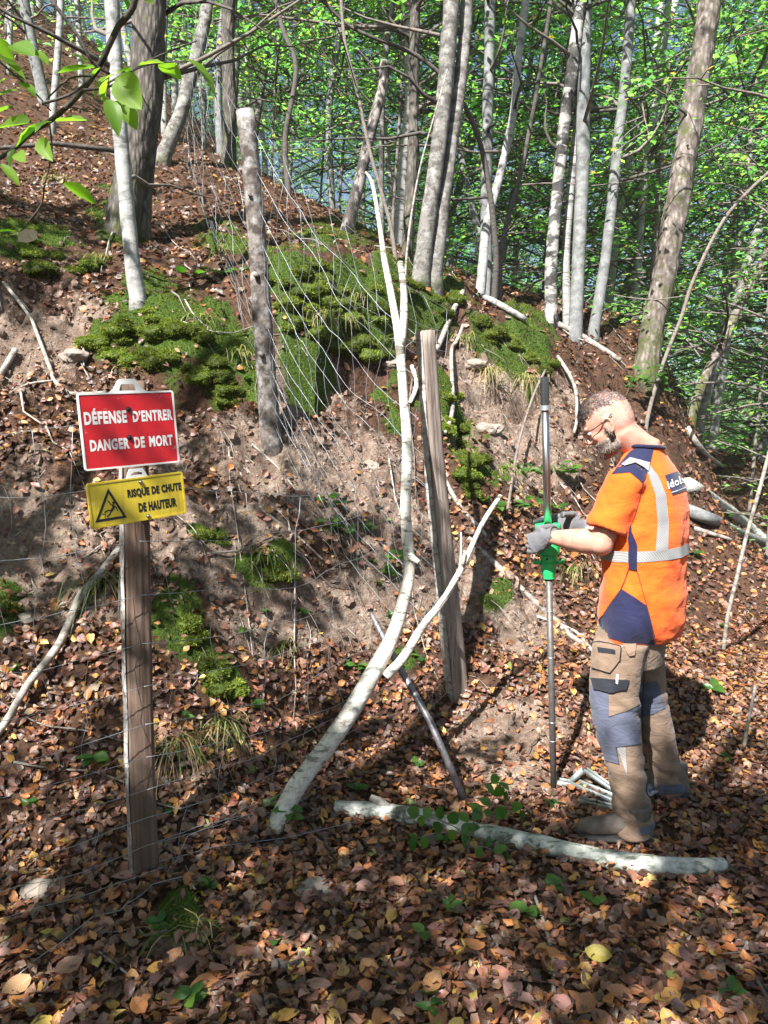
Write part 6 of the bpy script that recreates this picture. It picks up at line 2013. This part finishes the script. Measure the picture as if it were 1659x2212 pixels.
# --- gloves: palm, thumb and four bent fingers each
def glove(wrist, palm_c, knuck, tool_c, fan, tr_, side, name='glove', rad=.046):
    """fingers start at the knuckles and wrap round the upright tool at tool_c"""
    b = MB()
    wrist = np.array(wrist); palm_c = np.array(palm_c); knuck = np.array(knuck)
    d = knuck - wrist; d /= np.linalg.norm(d)
    up = UZ - d * d[2]; up /= np.linalg.norm(up)
    th = np.cross(d, up)
    eloft(b, [(wrist - d * .035, up * .036, th * .031), (wrist, up * .034, th * .028), (palm_c, up * .045, th * .021), (knuck, up * .044, th * .017)], 22)
    for i in range(4):
        z = (1.5 - i) * .0225
        k0 = knuck + up * z
        lens = (.040, .044, .041, .033)[i]
        # bend round the tool: three joints on a circle about its axis
        rel = k0 - tool_c; rel[2] = 0
        a0 = math.atan2(rel[1], rel[0]); pts = [k0 - d * .025, k0]
        rr = np.linalg.norm(rel)
        zc = k0[2]
        for j in range(1, 4):
            f = j / 3
            a = a0 + side * fan * f * (1.0 if i < 3 else .85)
            r = rr * (1 - f) + tr_ * f if j < 2 else tr_
            pts.append(V3(tool_c[0] + math.cos(a) * r, tool_c[1] + math.sin(a) * r, zc - .006 * j))
        b.tube(pts, [.0125, .0122, .0115, .0108, .0088][:len(pts)], 12)
        ell(b, pts[-1], (V3(.0088, 0, 0), V3(0, .0088, 0), UZ * .0088), 10, 8)
    # thumb leaves the side of the palm near its base
    t0 = wrist * .55 + palm_c * .45 + up * .030
    rel = palm_c - tool_c; a0 = math.atan2(rel[1], rel[0])
    t1 = t0 + d * .022 + up * .020
    a = a0 - side * .75
    t2 = V3(tool_c[0] + math.cos(a0 - side * .35) * (tr_ + .006), tool_c[1] + math.sin(a0 - side * .35) * (tr_ + .006), t1[2] + .006)
    t3 = V3(tool_c[0] + math.cos(a) * tr_, tool_c[1] + math.sin(a) * tr_, t1[2] + .004)
    b.tube([t0, t1, t2, t3], [.018, .0155, .0135, .0105], 12); ell(b, t3, (V3(.0105, 0, 0), V3(0, .0105, 0), UZ * .0105), 10, 8)
    m_, v_ = remeshed(b, .0032, 3)
    v_ = v_ + vnorm(m_) * (n3(v_, 40, 51) * .003)[:, None]
    g = finish(m_, v_, name, M['glove'], man)
    # the dark coated fingertips
    g.data.materials.append(M['glove_dark'])
    cen = np.zeros(len(g.data.polygons) * 3, np.float32); g.data.polygons.foreach_get('center', cen); cen = cen.reshape(-1, 3) + np.array(man.location)
    rel = cen - knuck
    wrap = (rel @ d > .012) & (np.linalg.norm((cen - tool_c)[:, :2], axis=1) < tr_ + .004)
    g.data.polygons.foreach_set('material_index', wrap.astype(np.int32)); g.data.update()
    c_ = MB(); c_.tube([wrist - d * .040, wrist - d * .018], [.0345, .0335], 18, cap=False); cf = c_.obj('cuff', M['glove'], None)
    vv = np.zeros(len(cf.data.vertices) * 3, np.float32); cf.data.vertices.foreach_get('co', vv)
    cf.data.vertices.foreach_set('co', (vv.reshape(-1, 3) - np.array(man.location, np.float32)).ravel()); cf.data.update(); cf.parent = g
    return g


TY = 3.335
toolL = np.array(W(1184, 1180, TY)); toolR = np.array(W(1184, 1138, TY))
glove(wrL, np.array(W(1168, 1168, 3.235)), np.array(W(1147, 1175, 3.275)), toolL, 1.75, .056, -1)
glove(wrR, np.array(W(1232, 1134, 3.415)), np.array(W(1206, 1131, 3.43)), toolR, 1.6, .060, 1)

# --- hair, beard, spectacles, eyes
hr = MB()
hrs = np.random.default_rng(5)


def strands(n, sel, length, lie, wid, cols):
    cnt = 0
    P = []; 
    while cnt < n:
        d = hrs.normal(0, 1, 3); d /= np.linalg.norm(d)
        o_ = hc + hf * .02 - hu * .03
        w_ = o_ + d * .175
        h = bodyB.ray_cast(Vector(w_), Vector(-d))
        if h[0] is None: cnt += .2; continue
        p = np.array(h[0]); r = p - hc; a, b, l = r @ hf, r @ hu, r @ hl
        s = sel(a, b, l)
        if s <= 0 or hrs.uniform() > s: cnt += .1; continue
        nn = np.array(h[1]); L = length(a, b, l) * hrs.uniform(.6, 1.2)
        g = lie(a, b, l) + hrs.normal(0, .25, 3); g = g - nn * (g @ nn); g /= np.linalg.norm(g) + 1e-9
        tip = p + (g * .85 + nn * .5) * L; mid = p + (g * .35 + nn * .42) * L
        sd = np.cross(g, nn) * wid
        c = np.array(cols[hrs.integers(len(cols))]) * hrs.uniform(.7, 1.3)
        hr.add([p - sd - nn * .001, p + sd - nn * .001, mid + sd * .8, mid - sd * .8, tip], [[0, 1, 2, 3]], [[3, 2, 4]], col=c, uv=np.zeros((5, 2)))
        cnt += 1


brown = [(.15, .115, .10), (.20, .16, .145), (.11, .085, .075), (.30, .27, .26)]
grey = [(.42, .34, .30), (.50, .44, .41), (.30, .23, .19)]
strands(6500, lambda a, b, l: float(np.clip((b - .030 + .010 * math.sin(a * 70 + l * 40)) / .03, 0, 1)) if (abs(l) < .070 and a > -.10 and a < .092) else 0, lambda a, b, l: .010 + .014 * max(0, (a + .06) / .14), lambda a, b, l: -hf * .5 + hu * .1 + hl * np.sign(l) * .3, .0011, brown)
strands(2400, lambda a, b, l: .75 if (a < .045 and b > -.045 and a < .045 - abs(b) * .1 and not (a > -.02 and b < -.005)) else 0, lambda a, b, l: .0045, lambda a, b, l: -hu - hf * .3, .0009, grey)
hair = hr.obj('hair', M['hair'], man)
hr = MB()
beard = lambda a, b, l: 1.0 if (a > .004 and b < -.064 + .3 * max(0, .03 - a) and b > -.15 and not (a > .085 and b > -.068)) else (.7 if (a > .002 and a < .03 and -.06 < b < -.03 and abs(l) > .05) else (.9 if a > .085 and -.074 < b < -.060 else 0))
strands(6000, beard, lambda a, b, l: .011 + .006 * (b < -.09), lambda a, b, l: -hu + hf * .2, .0010, [(.15, .10, .075), (.10, .07, .05), (.22, .17, .14), (.32, .28, .26)])
bead = hr.obj('beard', M['hair'], man)
hr = MB()
strands(220, lambda a, b, l: 1.0 if (a > .075 and .000 < b < .016 and abs(l) > .012) else 0, lambda a, b, l: .009, lambda a, b, l: hl * np.sign(l), .0008, brown)
hr.obj('eyebrows', M['hair'], man)
M['eye'] = M_plain('eye', (.55, .52, .48), .2, var=.05, nscale=50, bump=0)
for s in (-1, 1):
    b = MB(); ell(b, H(.082, -.016, s * .032), (hf * .012, hl * .014, hu * .011), 16, 10); b.obj('eye', M['eye'], man)
gl = MB()
for s in (-1, 1):
    pts = [H(.108, -.022 + .019 * math.sin(t_), s * (.034 + .026 * math.cos(t_))) for t_ in np.linspace(0, 2 * math.pi, 21)]
    gl.tube(pts, .0017, 6)
    gl.tube([H(.106, -.012, s * .060), H(.100, -.010, s * .071), H(.05, -.008, s * .080), H(-.002, -.002, s * .086), H(-.028, .010, s * .084)], .0021, 6)
    b = MB(); k = 20
    vv = [H(.108, -.022 + .018 * math.sin(2 * math.pi * i / k), s * (.034 + .025 * math.cos(2 * math.pi * i / k))) for i in range(k)] + [H(.110, -.022, s * .034)]
    b.add(vv, None, [[i, (i + 1) % k, k] for i in range(k)]); 
    lens_mb = b.obj('lens', M['lens'], man)
gl.tube([H(.108, -.016, -.009), H(.112, -.012, 0), H(.108, -.016, .009)], .0017, 6)
gl.obj('spectacles', M['frame'], man)

# ---------------------------------------------------------------- the driving tool the worker holds, and the bracket on the ground
M['green_paint'] = M_plain('green_paint', (.03, .60, .17), .4, var=.14, nscale=30, bump=.06, spec=.5)
M['chrome'] = M_plain('polished_steel_tube', (.50, .50, .51), .33, metal=1.0, var=.08, nscale=20, bump=0)
M['alu'] = M_plain('dull_aluminium', (.55, .56, .58), .45, metal=.8, var=.1, nscale=40, bump=0)
M['rod'] = M_plain('grey_steel_rod', (.13, .12, .115), .55, metal=.5, var=.3, nscale=50, bump=.12)
t = NT('knurled_rubber_grip')
v = t.coords('Object'); wv = t.n('TexWave'); wv.inputs['Scale'].default_value = 110; wv.bands_direction = 'DIAGONAL'; t.l(v, wv.inputs['Vector'])
wv2 = t.n('TexWave'); wv2.inputs['Scale'].default_value = 110; wv2.bands_direction = 'DIAGONAL'; mp = t.coords('Object', (-1, -1, 1)); t.l(mp, wv2.inputs['Vector'])
h = t.math('MAXIMUM', wv.outputs['Fac'], wv2.outputs['Fac'])
t.base(t.ramp(h, [(.5, (.05, .052, .06)), (.95, (.012, .012, .014))]), .6, 0, .4); t.norm(t.bump(h, .8, .003)); M['grip'] = t.m

top = W(1176, 812, TY); foot = W(1196, 1692, TY)
foot.z = max(foot.z, float(ground(foot.x, foot.y)) - .02)
axv = (top - foot).normalized()


def at_v(v):
    """point of the tool's axis seen at picture height v"""
    f = (1692 - v) / (1692 - 812)
    lo, hi = 0.0, 1.0
    for _ in range(40):
        m = (lo + hi) / 2; p = foot.lerp(top, m)
        pv_ = proj(np.array([p.x]), np.array([p.y]), np.array([p.z]))[1][0]
        if pv_ > v: lo = m
        else: hi = m
    return foot.lerp(top, lo)


root = thing('rod_driver', 'green rod driver with chrome tube and black knurled grip held upright by the worker', 'hand tool', foot)
p = px(TY)
b = MB(); g0, g1 = at_v(876), at_v(815); L = (g1 - g0).length
b.lathe([(8.6 * p, 0), (9.0 * p, .004), (9.0 * p, L - .004), (8.2 * p, L), (3 * p, L + .002)], g0, axv, 20); b.obj('grip', M['grip'], root)
b = MB(); c0, c1 = at_v(887), at_v(876); L = (c1 - c0).length
b.lathe([(9 * p, 0), (11 * p, .001), (11 * p, L - .001), (9 * p, L)], c0, axv, 24); b.obj('collar', M['alu'], root)
b = MB(); b.tube([at_v(1150), at_v(1000), at_v(886)], [8.2 * p, 8.2 * p, 7.6 * p], 20); b.obj('tube', M['chrome'], root)
b = MB()
f0 = at_v(1250); hv = lambda v: (at_v(v) - f0).length
b.lathe([(10 * p, 0), (12 * p, .002), (12 * p, hv(1244)), (14 * p, hv(1240)), (16.5 * p, hv(1228)), (16.5 * p, hv(1216)), (15 * p, hv(1214)), (18 * p, hv(1212)), (18 * p, hv(1199)), (23.5 * p, hv(1196)), (24 * p, hv(1190)), (24 * p, hv(1160)), (22 * p, hv(1157)), (22 * p, hv(1148)), (26.5 * p, hv(1146)), (27.5 * p, hv(1143)), (27.5 * p, hv(1134)), (26.5 * p, hv(1132)), (10 * p, hv(1132)), (9 * p, hv(1134))], f0, axv, 32)
b.obj('driver_head', M['green_paint'], root)
w0 = at_v(1216)
for s in (-1, 1):
    b = MB(); e = w0 + Vector((s * 15 * p, 0, 0))
    b.box(e + Vector((s * 8 * p, 0, .002)), (16 * p, .012, .014), Matrix.Rotation(s * .12, 3, 'Y')); b.box(e + Vector((s * 16 * p, 0, .006)), (5 * p, .016, .018))
    b.obj('wing_lever', M['green_paint'], root)
b = MB(); b.lathe([(.005, 0), (.005, .003), (.003, .004)], at_v(1205) + Vector((-.012, -.031, 0)), (-.3, -1, 0), 12); b.obj('bolt', M['dark_screw'], root)
b = MB(); b.tube([foot - axv * .12, at_v(1500), at_v(1249)], [7.2 * p] * 3, 16); rod = b.obj('rod', M['rod'], root)
for v in (1320, 1420, 1560, 1600):
    b = MB(); q = at_v(v); b.tube([q - axv * .002, q + axv * .002], 7.5 * p, 16); b.obj('rod_ring', M['alu'], root)

M['galva'] = M_plain('galvanised_bracket', (.27, .31, .305), .55, metal=.45, var=.3, nscale=18, bump=.08)
root = thing('folding_bracket', 'galvanised perforated steel bracket lying in the leaves at the foot of the rod', 'steel bracket', hit(1270, 1712))


def bar3(root, a, b_, w, th, name, holes=0):
    a = Vector(a); b_ = Vector(b_); d = b_ - a; L = d.length
    q = d.to_track_quat('Y', 'Z').to_matrix()
    mb = MB(); mb.box(((a + b_) / 2), (w, L, th), q)
    mb.box((a + b_) / 2 + q @ Vector((w / 2, 0, th * 1.6)), (.003, L * .98, th * 4), q); mb.box((a + b_) / 2 + q @ Vector((-w / 2, 0, th * 1.6)), (.003, L * .98, th * 4), q)
    mb.obj(name, M['galva'], root)
    for k in range(holes):
        c_ = a.lerp(b_, (k + .5) / holes) + q @ Vector((0, 0, th * .5 + .0006))
        h_ = MB(); h_.lathe([(.006, 0), (.006, .0012)], c_, q @ Vector((0, 0, 1)), 10); h_.obj('hole', M['black'], root)


gB = lambda u, v, dz: hit(u, v) + Vector((0, 0, dz))
apex = gB(1262, 1700, .075)
bar3(root, gB(1232, 1702, .015), apex, .020, .005, 'strut')
bar3(root, apex, gB(1338, 1730, .02), .024, .005, 'strut')
bar3(root, gB(1228, 1700, .02), gB(1336, 1745, .02), .046, .006, 'channel', 7)
bar3(root, gB(1250, 1738, .012), gB(1326, 1755, .012), .03, .005, 'foot_plate')
bar3(root, gB(1195, 1695, .012), gB(1236, 1708, .02), .035, .005, 'tongue', 2)
b = MB(); b.lathe([(.009, -.018), (.009, .018)], apex, (.3, -.9, 0), 12); b.obj('hinge_bolt', M['screw'], root)
